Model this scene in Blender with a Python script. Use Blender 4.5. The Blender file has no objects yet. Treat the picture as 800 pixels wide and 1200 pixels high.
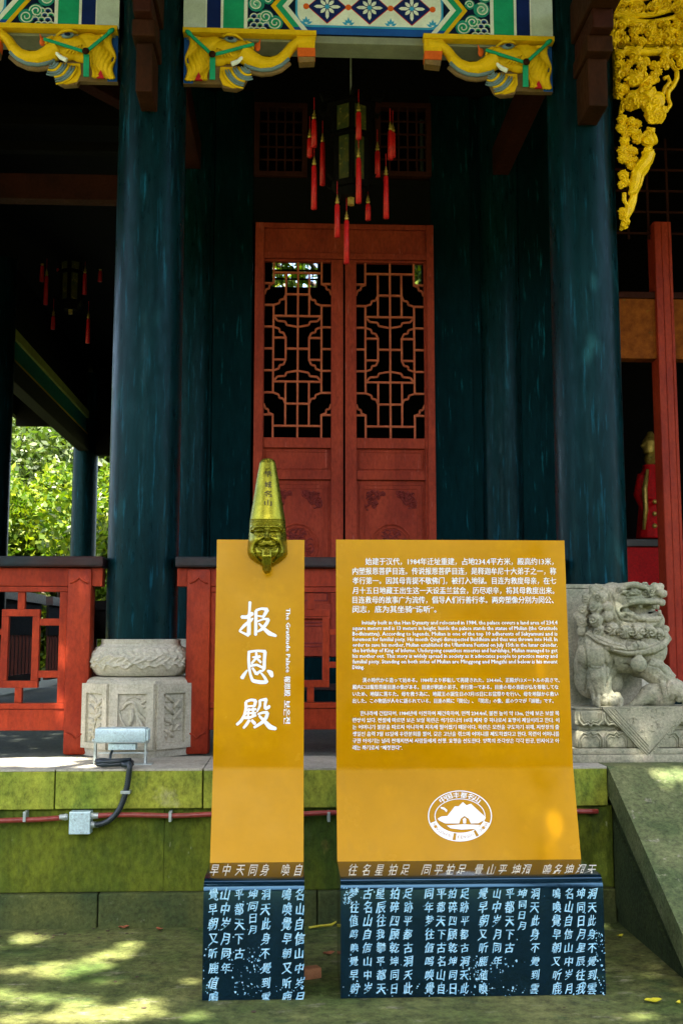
import bpy, bmesh, math, random
import numpy as np
from mathutils import Vector, Matrix, Euler
R_ = math.radians
random.seed(7); rng = np.random.default_rng(7)
scene = bpy.context.scene
COL = scene.collection

# ------------------------------------------------------------------ camera, sky, sun, exposure
EYE = Vector((0, 0, 1.6)); PITCH = R_(6.78); YAW = R_(2.6); FPX = 1261.0
cam = bpy.data.cameras.new('camera'); cam.sensor_fit = 'VERTICAL'; cam.sensor_height = 36; cam.sensor_width = 36
cam.lens = FPX / 1200 * 36; cam.clip_start = .05; cam.clip_end = 3000
camo = bpy.data.objects.new('camera', cam); COL.objects.link(camo)
camo.location = EYE; camo.rotation_euler = (math.pi / 2 + PITCH, 0, -YAW)
scene.camera = camo

SUN_EL, SUN_AZ = 62.0, 188.0          # azimuth clockwise from +Y (the building is north of the camera)
world = bpy.data.worlds.new('World'); scene.world = world; world.use_nodes = True
wn = world.node_tree; bgn = wn.nodes['Background']
sky = wn.nodes.new('ShaderNodeTexSky'); sky.sky_type = 'NISHITA'; sky.sun_disc = False
sky.sun_elevation = R_(SUN_EL); sky.sun_rotation = R_(SUN_AZ); sky.air_density = 1.0; sky.dust_density = 5.0; sky.ozone_density = .3
wn.links.new(sky.outputs[0], bgn.inputs[0]); bgn.inputs[1].default_value = 0.13
sl = bpy.data.lights.new('sun', 'SUN'); sl.energy = 5.0; sl.angle = R_(.53); sl.color = (1, .93, .8)
so = bpy.data.objects.new('sun', sl); COL.objects.link(so)
SD = Vector((math.sin(R_(SUN_AZ)) * math.cos(R_(SUN_EL)), math.cos(R_(SUN_AZ)) * math.cos(R_(SUN_EL)), math.sin(R_(SUN_EL))))
so.rotation_euler = SD.to_track_quat('Z', 'Y').to_euler()
vs = scene.view_settings; scene.display_settings.display_device = 'sRGB'
vs.view_transform = 'Standard'; vs.look = 'None'; vs.gamma = 1; vs.exposure = 2.8
scene.cycles.max_bounces = 8; scene.cycles.diffuse_bounces = 4; scene.cycles.transparent_max_bounces = 8
scene.cycles.use_denoising = True; scene.cycles.sample_clamp_indirect = 8

# ------------------------------------------------------------------ measuring helpers (photo pixel -> point of a given real plane)
_F = Vector((math.sin(YAW) * math.cos(PITCH), math.cos(YAW) * math.cos(PITCH), math.sin(PITCH)))
_R = Vector((math.cos(YAW), -math.sin(YAW), 0)); _U = _R.cross(_F)
def ray(px, py): return _F * FPX + _R * (px - 400) + _U * (600 - py)
def aY(px, py, Y): d = ray(px, py); return EYE + d * (Y / d.y)
def aZ(px, py, z): d = ray(px, py); return EYE + d * ((z - 1.6) / d.z)
def aP(px, py, p0, n): d = ray(px, py); return EYE + d * ((p0 - EYE).dot(n) / d.dot(n))

# ------------------------------------------------------------------ objects
def tag(o, label=None, cat=None, group=None, kind=None):
    if label: o['label'] = label
    if cat: o['category'] = cat
    if group: o['group'] = group
    if kind: o['kind'] = kind
    return o
def thing(name, label, cat, loc=(0, 0, 0), group=None, rz=0):
    o = bpy.data.objects.new(name, None); COL.objects.link(o); o.location = loc; o.rotation_euler = (0, 0, rz)
    o.empty_display_size = .1
    return tag(o, label, cat, group)
def link(name, me, mat=None, parent=None, smooth=False, label=None, world_coords=True):
    o = bpy.data.objects.new(name, me); COL.objects.link(o)
    if mat is not None:
        me.materials.clear(); me.materials.append(mat)
    if smooth: me.shade_smooth()
    if parent is not None:
        o.parent = parent
        if world_coords:   # mesh was written in world coordinates
            o.matrix_parent_inverse = WM(parent).inverted()
    if label: o['label'] = label
    return o
def WM(o):
    m = Matrix.LocRotScale(o.location, o.rotation_euler, o.scale)
    if o.parent is not None: m = WM(o.parent) @ o.matrix_parent_inverse @ m
    return m
def copy_tree(o, parent=None):
    c = o.copy(); COL.objects.link(c)
    c.parent = parent; c.matrix_parent_inverse = o.matrix_parent_inverse.copy()
    for ch in list(o.children): copy_tree(ch, c)
    return c

class MB:
    """collects shapes, builds one mesh"""
    def __init__(s): s.bm = bmesh.new()
    def box(s, x0, x1, y0, y1, z0, z1, bev=0):
        M = Matrix.Translation(((x0 + x1) / 2, (y0 + y1) / 2, (z0 + z1) / 2)) @ Matrix.Diagonal((abs(x1 - x0), abs(y1 - y0), abs(z1 - z0), 1))
        return s.mbox(M, bev)
    def mbox(s, M, bev=0):
        r = bmesh.ops.create_cube(s.bm, size=1, matrix=M)
        if bev:
            es = {e for v in r['verts'] for e in v.link_edges}
            bmesh.ops.bevel(s.bm, geom=list(es), offset=bev, segments=2, profile=.6, affect='EDGES')
        return s
    def bar(s, a, b, w, d, up=(0, -1, 0), bev=0):
        """a bar from a to b, w wide across, d deep along 'up'"""
        a = Vector(a); b = Vector(b); z = (b - a).normalized(); y = Vector(up); x = y.cross(z).normalized(); y = z.cross(x)
        M = Matrix((x, y, z)).transposed().to_4x4(); M.translation = (a + b) / 2
        return s.mbox(M @ Matrix.Diagonal((w, d, (b - a).length, 1)), bev)
    def tube(s, pts, r, n=10, caps=True, close=False, flat=1.0, fl_axis=None):
        pts = [Vector(p) for p in pts]; rr = r if isinstance(r, (list, tuple)) else [r] * len(pts)
        rings = []; prev = None
        for i, p in enumerate(pts):
            if close: t = (pts[(i + 1) % len(pts)] - pts[i - 1])
            else: t = (pts[min(i + 1, len(pts) - 1)] - pts[max(i - 1, 0)])
            t.normalize()
            if prev is None:
                u = Vector((0, 1, 0)) if abs(t.y) < .9 else Vector((1, 0, 0))
                if fl_axis: u = Vector(fl_axis)
            else: u = prev
            a = (u - t * u.dot(t)).normalized(); prev = a; b = t.cross(a)
            rings.append([s.bm.verts.new(p + a * (math.cos(k * 2 * math.pi / n) * rr[i] * flat) + b * (math.sin(k * 2 * math.pi / n) * rr[i])) for k in range(n)])
        m = len(rings)
        for i in range(m if close else m - 1):
            A = rings[i]; B = rings[(i + 1) % m]
            for k in range(n): s.bm.faces.new((A[k], A[(k + 1) % n], B[(k + 1) % n], B[k]))
        if caps and not close:
            s.bm.faces.new(rings[0][::-1]); s.bm.faces.new(rings[-1])
        return s
    def ball(s, c, r, rot=(0, 0, 0), sub=2):
        if not isinstance(r, (list, tuple)): r = (r, r, r)
        M = Matrix.Translation(c) @ Euler(rot).to_matrix().to_4x4() @ Matrix.Diagonal((*r, 1))
        bmesh.ops.create_icosphere(s.bm, subdivisions=sub, radius=1, matrix=M); return s
    def lathe(s, c, prof, n=32, a0=0, fn=None):
        c = Vector(c); rings = []
        for (r, z) in prof:
            rings.append([s.bm.verts.new(c + Vector((r * math.cos(a0 + k * 2 * math.pi / n), r * math.sin(a0 + k * 2 * math.pi / n), z))) for k in range(n)])
        for A, B in zip(rings, rings[1:]):
            for k in range(n): s.bm.faces.new((A[k], A[(k + 1) % n], B[(k + 1) % n], B[k]))
        s.bm.faces.new(rings[0][::-1]); s.bm.faces.new(rings[-1]); return s
    def prism(s, pts2, f, d, bev=0):
        """polygon pts2 (u,w) mapped by f(u,w,depth) extruded from depth 0 to d"""
        A = [s.bm.verts.new(f(u, w, 0)) for u, w in pts2]; B = [s.bm.verts.new(f(u, w, d)) for u, w in pts2]
        n = len(A); fs = [s.bm.faces.new(A), s.bm.faces.new(B[::-1])]
        for k in range(n): fs.append(s.bm.faces.new((A[k], B[k], B[(k + 1) % n], A[(k + 1) % n])))
        if bev:
            bmesh.ops.recalc_face_normals(s.bm, faces=fs)
            bmesh.ops.bevel(s.bm, geom=list(fs[0].edges), offset=bev, segments=2, profile=.6, affect='EDGES')
        return s
    def build(s, name, mat, parent=None, smooth=False, label=None, wc=True, recalc=True):
        if recalc: bmesh.ops.recalc_face_normals(s.bm, faces=s.bm.faces)
        me = bpy.data.meshes.new(name); s.bm.to_mesh(me); s.bm.free()
        o = link(name, me, mat, parent, False, label, wc)
        if smooth:
            me.shade_smooth()
            if smooth != 'all': me.set_sharp_from_angle(angle=R_(38))
        return o
    def blob(s, name, mat, parent=None, vox=.008, it=4, fac=.5, fn=None, label=None, wc=True):
        """fuses everything collected into one carved surface"""
        me = bpy.data.meshes.new('tmp'); s.bm.to_mesh(me); s.bm.free()
        t = bpy.data.objects.new('tmp', me); COL.objects.link(t)
        m = t.modifiers.new('r', 'REMESH'); m.mode = 'VOXEL'; m.voxel_size = vox
        if it:
            m2 = t.modifiers.new('s', 'SMOOTH'); m2.iterations = it; m2.factor = fac
        dg = bpy.context.evaluated_depsgraph_get(); dg.update()
        nm = bpy.data.meshes.new_from_object(t.evaluated_get(dg)); bpy.data.objects.remove(t); bpy.data.meshes.remove(me)
        nm.name = name
        if fn is not None:
            n = len(nm.vertices); co = np.empty(n * 3, np.float32); no = np.empty(n * 3, np.float32)
            nm.vertices.foreach_get('co', co); nm.vertices.foreach_get('normal', no)
            co = co.reshape(-1, 3); no = no.reshape(-1, 3)
            nm.vertices.foreach_set('co', fn(co, no).astype(np.float32).ravel()); nm.update()
        return link(name, nm, mat, parent, True, label, wc)

def bx(name, mat, parent, x0, x1, y0, y1, z0, z1, bev=.004, label=None):
    return MB().box(x0, x1, y0, y1, z0, z1, bev).build(name, mat, parent, label=label)
def pbox(px0, px1, py0, py1, Y, d):
    """x0,x1,y0,y1,z0,z1 of a box whose front face at depth Y covers those photo pixels"""
    m = (py0 + py1) / 2; mx = (px0 + px1) / 2
    return aY(px0, m, Y).x, aY(px1, m, Y).x, Y, Y + d, aY(mx, py1, Y).z, aY(mx, py0, Y).z

# ------------------------------------------------------------------ materials
def new_mat(name):
    m = bpy.data.materials.new(name); m.use_nodes = True
    nt = m.node_tree; return m, nt, nt.nodes['Principled BSDF']
def ramp(nt, src, stops):
    r = nt.nodes.new('ShaderNodeValToRGB'); nt.links.new(src, r.inputs[0]); e = r.color_ramp.elements
    while len(e) < len(stops): e.new(.5)
    for k, (p, c) in enumerate(stops):
        e[k].position = p; e[k].color = (c, c, c, 1) if isinstance(c, (int, float)) else (*c, 1)
    return r
def noise(nt, scale, detail=5, rough=.6, vec=(1, 1, 1), coord='Object', w=0):
    tc = nt.nodes.new('ShaderNodeTexCoord'); mp = nt.nodes.new('ShaderNodeMapping')
    nt.links.new(tc.outputs[coord], mp.inputs[0]); mp.inputs['Scale'].default_value = vec; mp.inputs['Location'].default_value = (w, w * .7, w * 1.3)
    n = nt.nodes.new('ShaderNodeTexNoise'); n.inputs['Scale'].default_value = scale; n.inputs['Detail'].default_value = detail
    n.inputs['Roughness'].default_value = rough; nt.links.new(mp.outputs[0], n.inputs['Vector']); return n.outputs[0]
def mix(nt, fac, a, b, mode='MIX'):
    m = nt.nodes.new('ShaderNodeMix'); m.data_type = 'RGBA'; m.blend_type = mode
    for i, v in ((0, fac), (6, a), (7, b)):
        s = m.inputs[i]
        if hasattr(v, 'links'): nt.links.new(v, s)
        elif isinstance(v, (int, float)): s.default_value = float(v) if i == 0 else (v, v, v, 1)
        else: s.default_value = (*v, 1)
    return m.outputs[2]
def bump(nt, bs, src, strength, dist=.005):
    b = nt.nodes.new('ShaderNodeBump'); b.inputs['Strength'].default_value = strength; b.inputs['Distance'].default_value = dist
    nt.links.new(src, b.inputs['Height']); nt.links.new(b.outputs[0], bs.inputs['Normal']); return b
def surf(name, c1, c2=None, scale=6, rough=.5, vec=(1, 1, 1), bmp=.2, bdist=.003, bscale=40, spots=(), metal=0, lo=.35, hi=.65, coord='Object', spec=.5, rvar=.12, grain=.35, tint=None):
    """two-tone noise colour, extra spot layers [(colour, scale, threshold, stretch)], fine relief"""
    m, nt, bs = new_mat(name)
    c2 = c2 or tuple(x * .8 for x in c1)
    n = noise(nt, scale, 6, .6, vec, coord); r = ramp(nt, n, [(lo, 0.), (hi, 1.)])
    c = mix(nt, r.outputs[0], c1, c2)
    for k, sp in enumerate(spots):
        col, sc, th, st = sp[:4]; soft = sp[4] if len(sp) > 4 else .03
        rr = ramp(nt, noise(nt, sc, 6, .65, st, coord, 3.1 * (k + 1)), [(th, 0.), (th + soft, 1.)])
        c = mix(nt, rr.outputs[0], c, col)
    if grain:
        g1 = ramp(nt, noise(nt, scale * 10, 10, .78, vec, coord, 17), [(.32, 1 - grain), (.5, 1.), (.68, 1 + grain * .9)])
        g1.color_ramp.elements[2].color = (min(1, .5 + grain * .45),) * 3 + (1,); g1.color_ramp.elements[1].color = (.5, .5, .5, 1); g1.color_ramp.elements[0].color = (.5 - grain * .5,) * 3 + (1,)
        c = mix(nt, 1., c, g1.outputs[0], 'MULTIPLY'); c = mix(nt, 1., c, (2., 2., 2.), 'MULTIPLY')
    nt.links.new(c, bs.inputs['Base Color'])
    nb = noise(nt, bscale, 5, .6, vec, coord, 9)
    rr = ramp(nt, nb, [(.3, max(0, rough - rvar)), (.7, min(1, rough + rvar))]); nt.links.new(rr.outputs[0], bs.inputs['Roughness'])
    bs.inputs['Metallic'].default_value = metal; bs.inputs['Specular IOR Level'].default_value = spec
    if tint: bs.inputs['Specular Tint'].default_value = (*tint, 1)
    if bmp: bump(nt, bs, nb, bmp, bdist)
    return m

M = {}
M['lacquer'] = surf('dark_teal_lacquer', (.0008, .0072, .0092), (.0012, .0135, .0165), 3.2, .34, (1, 1, .22), .25, .002, 30, spec=.2, grain=.6, tint=(.22, .52, .58),
                    spots=[((.006, .060, .095), 11, .57, (3.2, 3.2, .22), .14), ((.0006, .003, .004), 3, .58, (1.5, 1.5, .3), .2), ((.3, .33, .3), 30, .80, (1, 1, .3)), ((.25, .03, .02), 9, .83, (2, 2, .4))])
M['plank'] = surf('dark_teal_planks', (.0005, .0046, .006), (.0009, .0098, .0125), 2.6, .5, (1, 1, .2), .3, .002, 26, spec=.12, grain=.6, tint=(.12, .55, .62),
                  spots=[((.006, .075, .10), 9, .60, (3, 3, .25), .12), ((.2, .2, .16), 22, .80, (2, 2, .2))])
M['red'] = surf('worn_red_paint', (.40, .042, .015), (.27, .022, .010), 5, .5, (1, 1, .5), .3, .002, 34, spec=.18,
                spots=[((.52, .13, .09), 9, .66, (1.5, 1.5, .4), .1), ((.16, .025, .02), 5, .68, (1, 1, .3), .12), ((.55, .45, .42), 24, .80, (1, 1, .6))])
M['rail_red'] = surf('orange_red_railing_paint', (.31, .036, .010), (.19, .019, .008), 5, .5, (1, 1, .45), .3, .002, 34, spec=.12,
                     spots=[((.22, .03, .03), 6, .64, (3, 3, .3), .1), ((.62, .2, .12), 11, .70, (2, 2, .4), .08), ((.6, .5, .45), 20, .80, (.6, 1, 2))])
M['door_red'] = surf('weathered_red_door_paint', (.33, .045, .020), (.22, .026, .014), 4, .6, (1, 1, .4), .35, .002, 40, spec=.12,
                     spots=[((.40, .10, .08), 12, .62, (3, 3, .3), .12), ((.10, .03, .04), 8, .70, (2, 2, .6), .08), ((.5, .36, .38), 16, .79, (3, 3, .6))])
M['carve_red'] = surf('dark_red_carving', (.22, .026, .02), (.15, .018, .015), 8, .6, spec=.2)
M['lattice'] = surf('faded_lattice_wood', (.46, .115, .05), (.38, .08, .036), 8, .6, spec=.15)
M['handrail'] = surf('blackened_handrail', (.010, .018, .022), (.035, .012, .010), 5, .4, spec=.2, vec=(.4, 1, 1), bmp=.2, bdist=.002, bscale=30, spots=[((.12, .03, .03), 8, .66, (.5, 1, 2), .06)])
M['stone'] = surf('pale_carved_stone', (.46, .425, .335), (.34, .33, .25), 6, .85, (1, 1, 1), .6, .004, 60, spec=.3,
                  spots=[((.5, .43, .32), 5, .62, (1, 1, 1), .12), ((.2, .22, .18), 14, .66, (1, 1, 1), .1)])
M['lion'] = surf('grey_green_lion_stone', (.35, .325, .235), (.205, .215, .145), 6, .85, (1, 1, 1), .7, .004, 70, grain=.5, spec=.3,
                 spots=[((.40, .34, .26), 4, .60, (1, 1, 1), .12), ((.13, .15, .11), 10, .62, (1, 1, 1), .1)])
M['cap'] = surf('mossy_yellow_green_capstone', (.30, .32, .035), (.145, .20, .022), 3.2, .85, (1, 1, .7), .8, .006, 50, grain=.6, spec=.25,
                spots=[((.36, .33, .18), 3, .60, (1, 1, .8), .15), ((.10, .14, .02), 7, .60, (1, 1, .5), .12), ((.38, .22, .06), 4, .70, (1, 1, 1), .08)], coord='Object')
M['ledge'] = surf('worn_grey_ledge', (.42, .39, .31), (.31, .30, .24), 5, .8, (1, 1, 1), .5, .003, 50, spots=[((.22, .23, .16), 6, .62, (1, 1, 1), .1)])
M['wall'] = surf('mossy_olive_wall', (.115, .138, .010), (.036, .066, .007), 2.6, .85, (1, 1, .6), 1, .008, 45, grain=.5, spec=.2,
                 spots=[((.22, .17, .04), 4, .62, (1, 1, .4), .12), ((.28, .30, .17), 26, .68, (1, 1, .3), .08), ((.04, .06, .018), 5, .62, (1, 1, .4), .12)])
M['foot'] = surf('damp_dark_green_footing', (.085, .098, .026), (.036, .056, .02), 4, .85, (1, 1, 1), 1, .008, 45, grain=.5, spec=.2,
                 spots=[((.15, .16, .09), 18, .66, (1, 1, 1), .08), ((.13, .12, .03), 5, .64, (1, 1, 1), .1)])
M['cheek'] = surf('dark_mossy_stair_stone', (.040, .056, .018), (.022, .036, .013), 4, .85, (1, 1, 1), .9, .006, 45, grain=.6, spec=.2, spots=[((.10, .10, .05), 9, .66, (1, 1, 1), .1)])
M['slab'] = surf('grey_green_sloping_slab', (.14, .155, .065), (.068, .095, .034), 4, .8, (1, 1, 1), 1, .008, 60, grain=.65, spec=.25,
                 spots=[((.24, .23, .16), 14, .62, (1, 1, 1), .08), ((.07, .10, .04), 6, .62, (1, 1, 1), .1)])
M['ground'] = surf('mossy_paving', (.135, .138, .044), (.044, .072, .015), 1.5, .85, (1, 1, 1), 1, .012, 34, grain=.8, spec=.2,
                   spots=[((.20, .19, .12), 9, .60, (.6, 1.4, 1), .12), ((.045, .07, .022), 4, .58, (1, 1.3, 1), .12), ((.30, .28, .2), 40, .72, (1, 1, 1), .05)])
M['floor'] = surf('dim_stone_floor', (.09, .10, .08), (.06, .07, .06), 3, .6, spec=.2)
M['yellow'] = surf('golden_yellow_metal', (.48, .225, .0), (.41, .188, .0), 1.6, .2, (1, 1, 1), .06, .001, 5, spots=[((.54, .27, .0), 3, .58, (1, 1, 1), .25), ((.36, .175, .012), 5, .60, (1, 1, .35), .3), ((.60, .46, .22), 55, .80, (1, 1, 1), .03), ((.30, .16, .02), 38, .79, (1, 1, 1), .03)], rvar=.09, spec=.36, grain=.05, tint=(1, .78, .32))
M['white'] = surf('white_print', (.84, .86, .88), (.80, .82, .86), 3, .6, bmp=0, grain=0, spec=.2)
M['granite'] = surf('black_polished_granite', (.001, .006, .012), (.002, .011, .021), 8, .13, (1, 1, 1), .03, .001, 60, rvar=.04, spec=.5, grain=0, tint=(.32, .68, 1))
M['granite'].node_tree.nodes['Principled BSDF'].inputs['IOR'].default_value = 1.75
M['pale_blue'] = surf('pale_blue_engraving', (.42, .68, .80), (.18, .42, .58), 60, .6, (1, 1, 1), .2, .001, 80, lo=.4, hi=.6)
M['tan_text'] = surf('pale_tan_engraving', (.78, .76, .62), (.5, .52, .45), 45, .6, (1, 1, 1), .2, .001, 80)
M['bronze'] = surf('greenish_gold_bronze', (.30, .265, .018), (.19, .18, .014), 12, .3, (1, 1, .6), .15, .001, 60, metal=.85, grain=.15,
                   spots=[((.18, .17, .04), 9, .70, (1, 1, 1), .1), ((.55, .52, .38), 7, .68, (1, 1, 1), .1)])
M['bronze_dark'] = surf('dark_bronze', (.05, .03, .012), (.03, .025, .012), 12, .5, metal=.4)
M['gilt'] = surf('yellow_gilded_wood', (.84, .52, .004), (.64, .37, .003), 14, .32, (1, 1, 1), .3, .002, 50, spec=.4, tint=(1, .8, .3), spots=[((.75, .6, .12), 18, .66, (1, 1, 1), .08), ((.36, .2, .01), 9, .68, (1, 1, 1), .08)])
def paint(n, c, rough=.5): M[n] = surf(n + '_paint', c, tuple(x * .82 for x in c), 9, rough, spec=.1, grain=.12, bmp=.15, bdist=.001, spots=[(tuple(x * .55 + .02 for x in c), 20, .72, (1, 1, 1), .06)])
paint('p_yellow', (.82, .50, .008)); paint('p_green', (.015, .36, .19)); paint('p_navy', (.008, .022, .14)); paint('p_white', (.80, .85, .82))
paint('p_grey', (.60, .68, .65)); paint('p_blue', (.015, .09, .42)); paint('p_sky', (.05, .36, .72)); paint('p_orange', (.75, .13, .02)); paint('p_slate', (.17, .25, .31))
paint('p_red', (.55, .02, .03)); paint('p_teal', (.02, .28, .22)); paint('p_dark', (.005, .012, .045)); paint('p_mint', (.20, .55, .38)); paint('p_tan', (.24, .25, .2))
M['brown'] = surf('red_brown_wood', (.040, .012, .005), (.02, .007, .003), 6, .7, (1, 1, .4), spec=.08)
M['dark'] = surf('shade_dark_wood', (.0035, .0025, .002), (.002, .0015, .0015), 4, .8, spec=.1)  # interior shade is deepened through this near-black base colour
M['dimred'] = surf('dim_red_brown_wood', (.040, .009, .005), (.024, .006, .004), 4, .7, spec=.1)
M['underside'] = surf('bare_underside_wood', (.22, .12, .035), (.14, .08, .03), 8, .7)
M['metal'] = surf('pale_blue_grey_metal', (.50, .66, .68), (.44, .58, .62), 8, .35, bmp=.05, metal=.2, spec=.6)
M['steel'] = surf('galvanised_steel', (.42, .47, .46), (.34, .40, .39), 18, .4, bmp=.1, metal=.5, spots=[((.25, .22, .15), 20, .72, (1, 1, 1), .06)])
M['rubber'] = surf('black_corrugated_rubber', (.008, .016, .022), (.014, .024, .03), 20, .4)
M['pipe'] = surf('red_painted_pipe', (.27, .035, .03), (.18, .03, .02), 6, .4, (.5, 1, 1), spots=[((.36, .30, .16), 12, .68, (.6, 1, 1), .05)])
M['tassel'] = surf('red_silk_tassel', (.75, .008, .012), (.55, .004, .008), 30, .5)
M['gold'] = surf('gold_fittings', (.7, .5, .12), (.5, .32, .06), 20, .35, metal=.5)
M['trim'] = surf('sunlit_yellow_green_trim', (.72, .75, .12), (.6, .62, .1), 6, .6)  # bounced sunlight on the trim is put into this raised colour
M['lampglass'] = surf('painted_lantern_panel', (.10, .085, .015), (.03, .045, .015), 14, .4, spots=[((.22, .17, .04), 20, .6, (1, 1, 1)), ((.03, .06, .03), 24, .6, (1, 1, 1))])
M['cloth_red'] = surf('red_lacquer_board', (.65, .004, .008), (.5, .003, .006), 3, .6, spec=.2)
M['altar'] = surf('black_altar_wood', (.012, .012, .014), (.02, .018, .018), 6, .4)
M['bark'] = surf('brown_bark', (.07, .05, .035), (.04, .03, .022), 8, .9, (1, 1, .3), .8, .02, 20)
M['soil'] = M['ground']
M['gold_red'] = surf('red_and_gold_lintel_paint', (.27, .075, .012), (.16, .04, .008), 12, .7, (1, 1, 1), spots=[((.06, .12, .03), 8, .64, (.6, 1, 1), .05), ((.22, .11, .01), 18, .66, (1, 1, 1), .04)], spec=.05)
def leaf_mat(name, c1, c2, c3, trans=.45):
    m, nt, bs = new_mat(name)
    g = nt.nodes.new('ShaderNodeNewGeometry'); r = ramp(nt, g.outputs['Random Per Island'], [(0., c1), (.5, c2), (1., c3)])
    nt.links.new(r.outputs[0], bs.inputs['Base Color']); bs.inputs['Roughness'].default_value = .45
    tr = nt.nodes.new('ShaderNodeBsdfTranslucent'); mc = mix(nt, 1., r.outputs[0], (1.25, 1.35, .5), 'MULTIPLY'); nt.links.new(mc, tr.inputs[0])
    ms = nt.nodes.new('ShaderNodeMixShader'); ms.inputs[0].default_value = trans
    nt.links.new(bs.outputs[0], ms.inputs[1]); nt.links.new(tr.outputs[0], ms.inputs[2])
    nt.links.new(ms.outputs[0], nt.nodes['Material Output'].inputs[0]); return m
M['leaf'] = leaf_mat('green_leaves', (.03, .06, .010), (.055, .095, .014), (.09, .125, .016))
M['leaf_bright'] = leaf_mat('yellow_green_leaves', (.03, .075, .004), (.09, .155, .006), (.19, .225, .009))
M['fallen'] = surf('yellow_fallen_leaf', (.55, .5, .02), (.5, .4, .02), 20, .5)
M['fallen_brown'] = surf('brown_fallen_leaf', (.28, .08, .03), (.2, .07, .03), 20, .6)
M['crumb'] = surf('dark_brown_crumbs', (.07, .045, .02), (.04, .03, .015), 20, .9)
M['brick'] = surf('orange_brick_chip', (.36, .16, .07), (.28, .12, .05), 20, .9)
# ================================================================== GROUND, PLATFORM, STAIR
FL = .87            # floor of the platform
WY = 6.333          # its front wall
me = bpy.data.meshes.new('ground')
me.from_pydata([(-300, -300, 0), (300, -300, 0), (300, 600, 0), (-300, 600, 0)], [], [(0, 1, 2, 3)])
g = link('ground', me, M['ground']); g['kind'] = 'structure'

plat = thing('stone_platform', 'raised mossy stone platform with yellow green capstones under the red railings', 'platform', (0, WY, 0))
# capstones
def sx(px, py=925): return aY(px, py, WY - .02).x
joints = [-7.2, -6.2, -5.05, -4.1, -3.0, -2.2, sx(65), sx(238) - .0, .28, 1.12]
joints.append(1.83)
for a, b in zip(joints, joints[1:]):
    bx('capstone', M['cap'], plat, a + .004, b - .004, WY - .03 - random.uniform(0, .006), WY + .35, .648 + random.uniform(0, .003), FL - .012, .006)
for a, b in zip(joints, joints[1:]):
    bx('ledge_stone', M['ledge'], plat, a + .003, b - .003, WY - .028, WY + .62, FL - .0115, FL + .001, .002)
# wall stones
wj = [-7.2, -5.0, -2.9, -.72, .95, 1.86]
for a, b in zip(wj, wj[1:]): bx('wall_stone', M['wall'], plat, a + .0007, b - .0007, WY + .004 * random.random(), WY + .3, .188, .6475, .004)
fj = [-7.2, -5.9, -4.5, -3.1, -2.1, aY(115, 1060, WY - .03).x, .15, 1.1, 1.86]
for a, b in zip(fj, fj[1:]): bx('footing_stone', M['foot'], plat, a + .003, b - .003, WY - .035 - random.uniform(0, .012), WY + .3, -.05, .1875 + random.uniform(-.004, 0), .01)
fl = MB().box(-7.2, 9, WY + .36, 26, .1, FL - .002).build('floor_slab', M['floor'], plat)
bx('platform_core', M['wall'], plat, -7.19, 8.9, WY + .31, WY + .355, 0, FL - .03, 0)

# stair with sloping side slab right of the signs
st = thing('stone_staircase', 'dark stone staircase side with a wide grey green sloping slab at the right edge', 'staircase', (2.3, 5.4, 0))
SX0, SX1 = 1.83, 2.36
ytop, ybot = 6.30, 4.78
def slope_prism(x0, x1, pts, name, mat, bev=.008):
    b = MB(); b.prism(pts, lambda u, w, d: Vector((x0 + d, u, w)), x1 - x0); 
    o = b.build(name, mat, st)
    return o
slope_prism(SX0, SX1, [(ytop + .3, FL + .002), (ytop, FL + .002), (ybot, .02), (ybot, -.05), (ybot + .16, -.05), (ytop - .0, FL - .17), (ytop + .3, FL - .17)], 'side_slab', M['slab'])
slope_prism(SX0 + .035, SX1 - .02, [(ytop + .3, FL - .172), (ytop, FL - .172), (ybot + .165, -.05), (ytop + .3, -.05)], 'cheek_wall', M['cheek'])
slope_prism(SX0 + .018, SX0 + .034, [(ytop - .02, FL - .30), (ybot + .62, .09), (ytop - .02, .09)], 'cheek_panel', M['cheek'])
for k in range(5):
    z1 = FL * (k + 1) / 6; yb = ybot + .12 + k * .25
    bx('step', M['slab'], st, SX1 + .002, 4.6, yb, WY + .3, z1 - FL / 6 + .001 if k else -.03, z1, .006)
slope_prism(4.602, 5.13, [(ytop + .3, FL + .002), (ytop, FL + .002), (ybot, .02), (ybot, -.05), (ytop + .3, -.05)], 'side_slab', M['slab'])
bx('capstone', M['cap'], plat, 5.14, 8.9, WY - .03, WY + .35, .648, FL, .006)
bx('wall_stone', M['wall'], plat, 5.14, 8.9, WY, WY + .3, 0, .6475, .004)

# ================================================================== HALL
hall = thing('temple_hall', 'old timber temple hall with dark teal columns, red lattice doors and a painted front beam', 'building', (.5, 8, FL))
PX = [-3.9, -.995, 2.03, 4.95]; PY = 7.22; BY = 10.3; CR = .232
def column(x, y, z1=7.0, base=True, r=CR, lab=None):
    prof = [(r, FL + (.73 if base else 0)), (r * 1.01, FL + 1.6), (r, FL + 3), (r * .985, z1)]
    o = MB().lathe((x, y, 0), prof, 40).build('column', M['lacquer'], hall, True, lab)
    return o
def plain_base(x, y, parent):
    a = math.pi / 8; R = .345 / math.cos(a)
    MB().lathe((x, y, 0), [(R * .98, FL), (R, FL + .03), (R, FL + .47), (R * .96, FL + .49), (R * .9, FL + .5)], 8, a).build('base_drum', M['stone'], parent, True)
    MB().lathe((x, y, 0), [(.26, FL + .5), (.30, FL + .52), (.325, FL + .58), (.32, FL + .65), (.28, FL + .71), (.235, FL + .74)], 40).build('base_ring', M['stone'], parent, True)
cols = {}
for i, x in enumerate(PX):
    c = column(x, PY, label) if False else column(x, PY, 7.0)
    cols[i] = c
cols[1]['label'] = 'left front column of dark teal lacquer on a carved octagonal stone base'
cols[2]['label'] = 'right front column of dark teal lacquer behind the stone lion'
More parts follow.
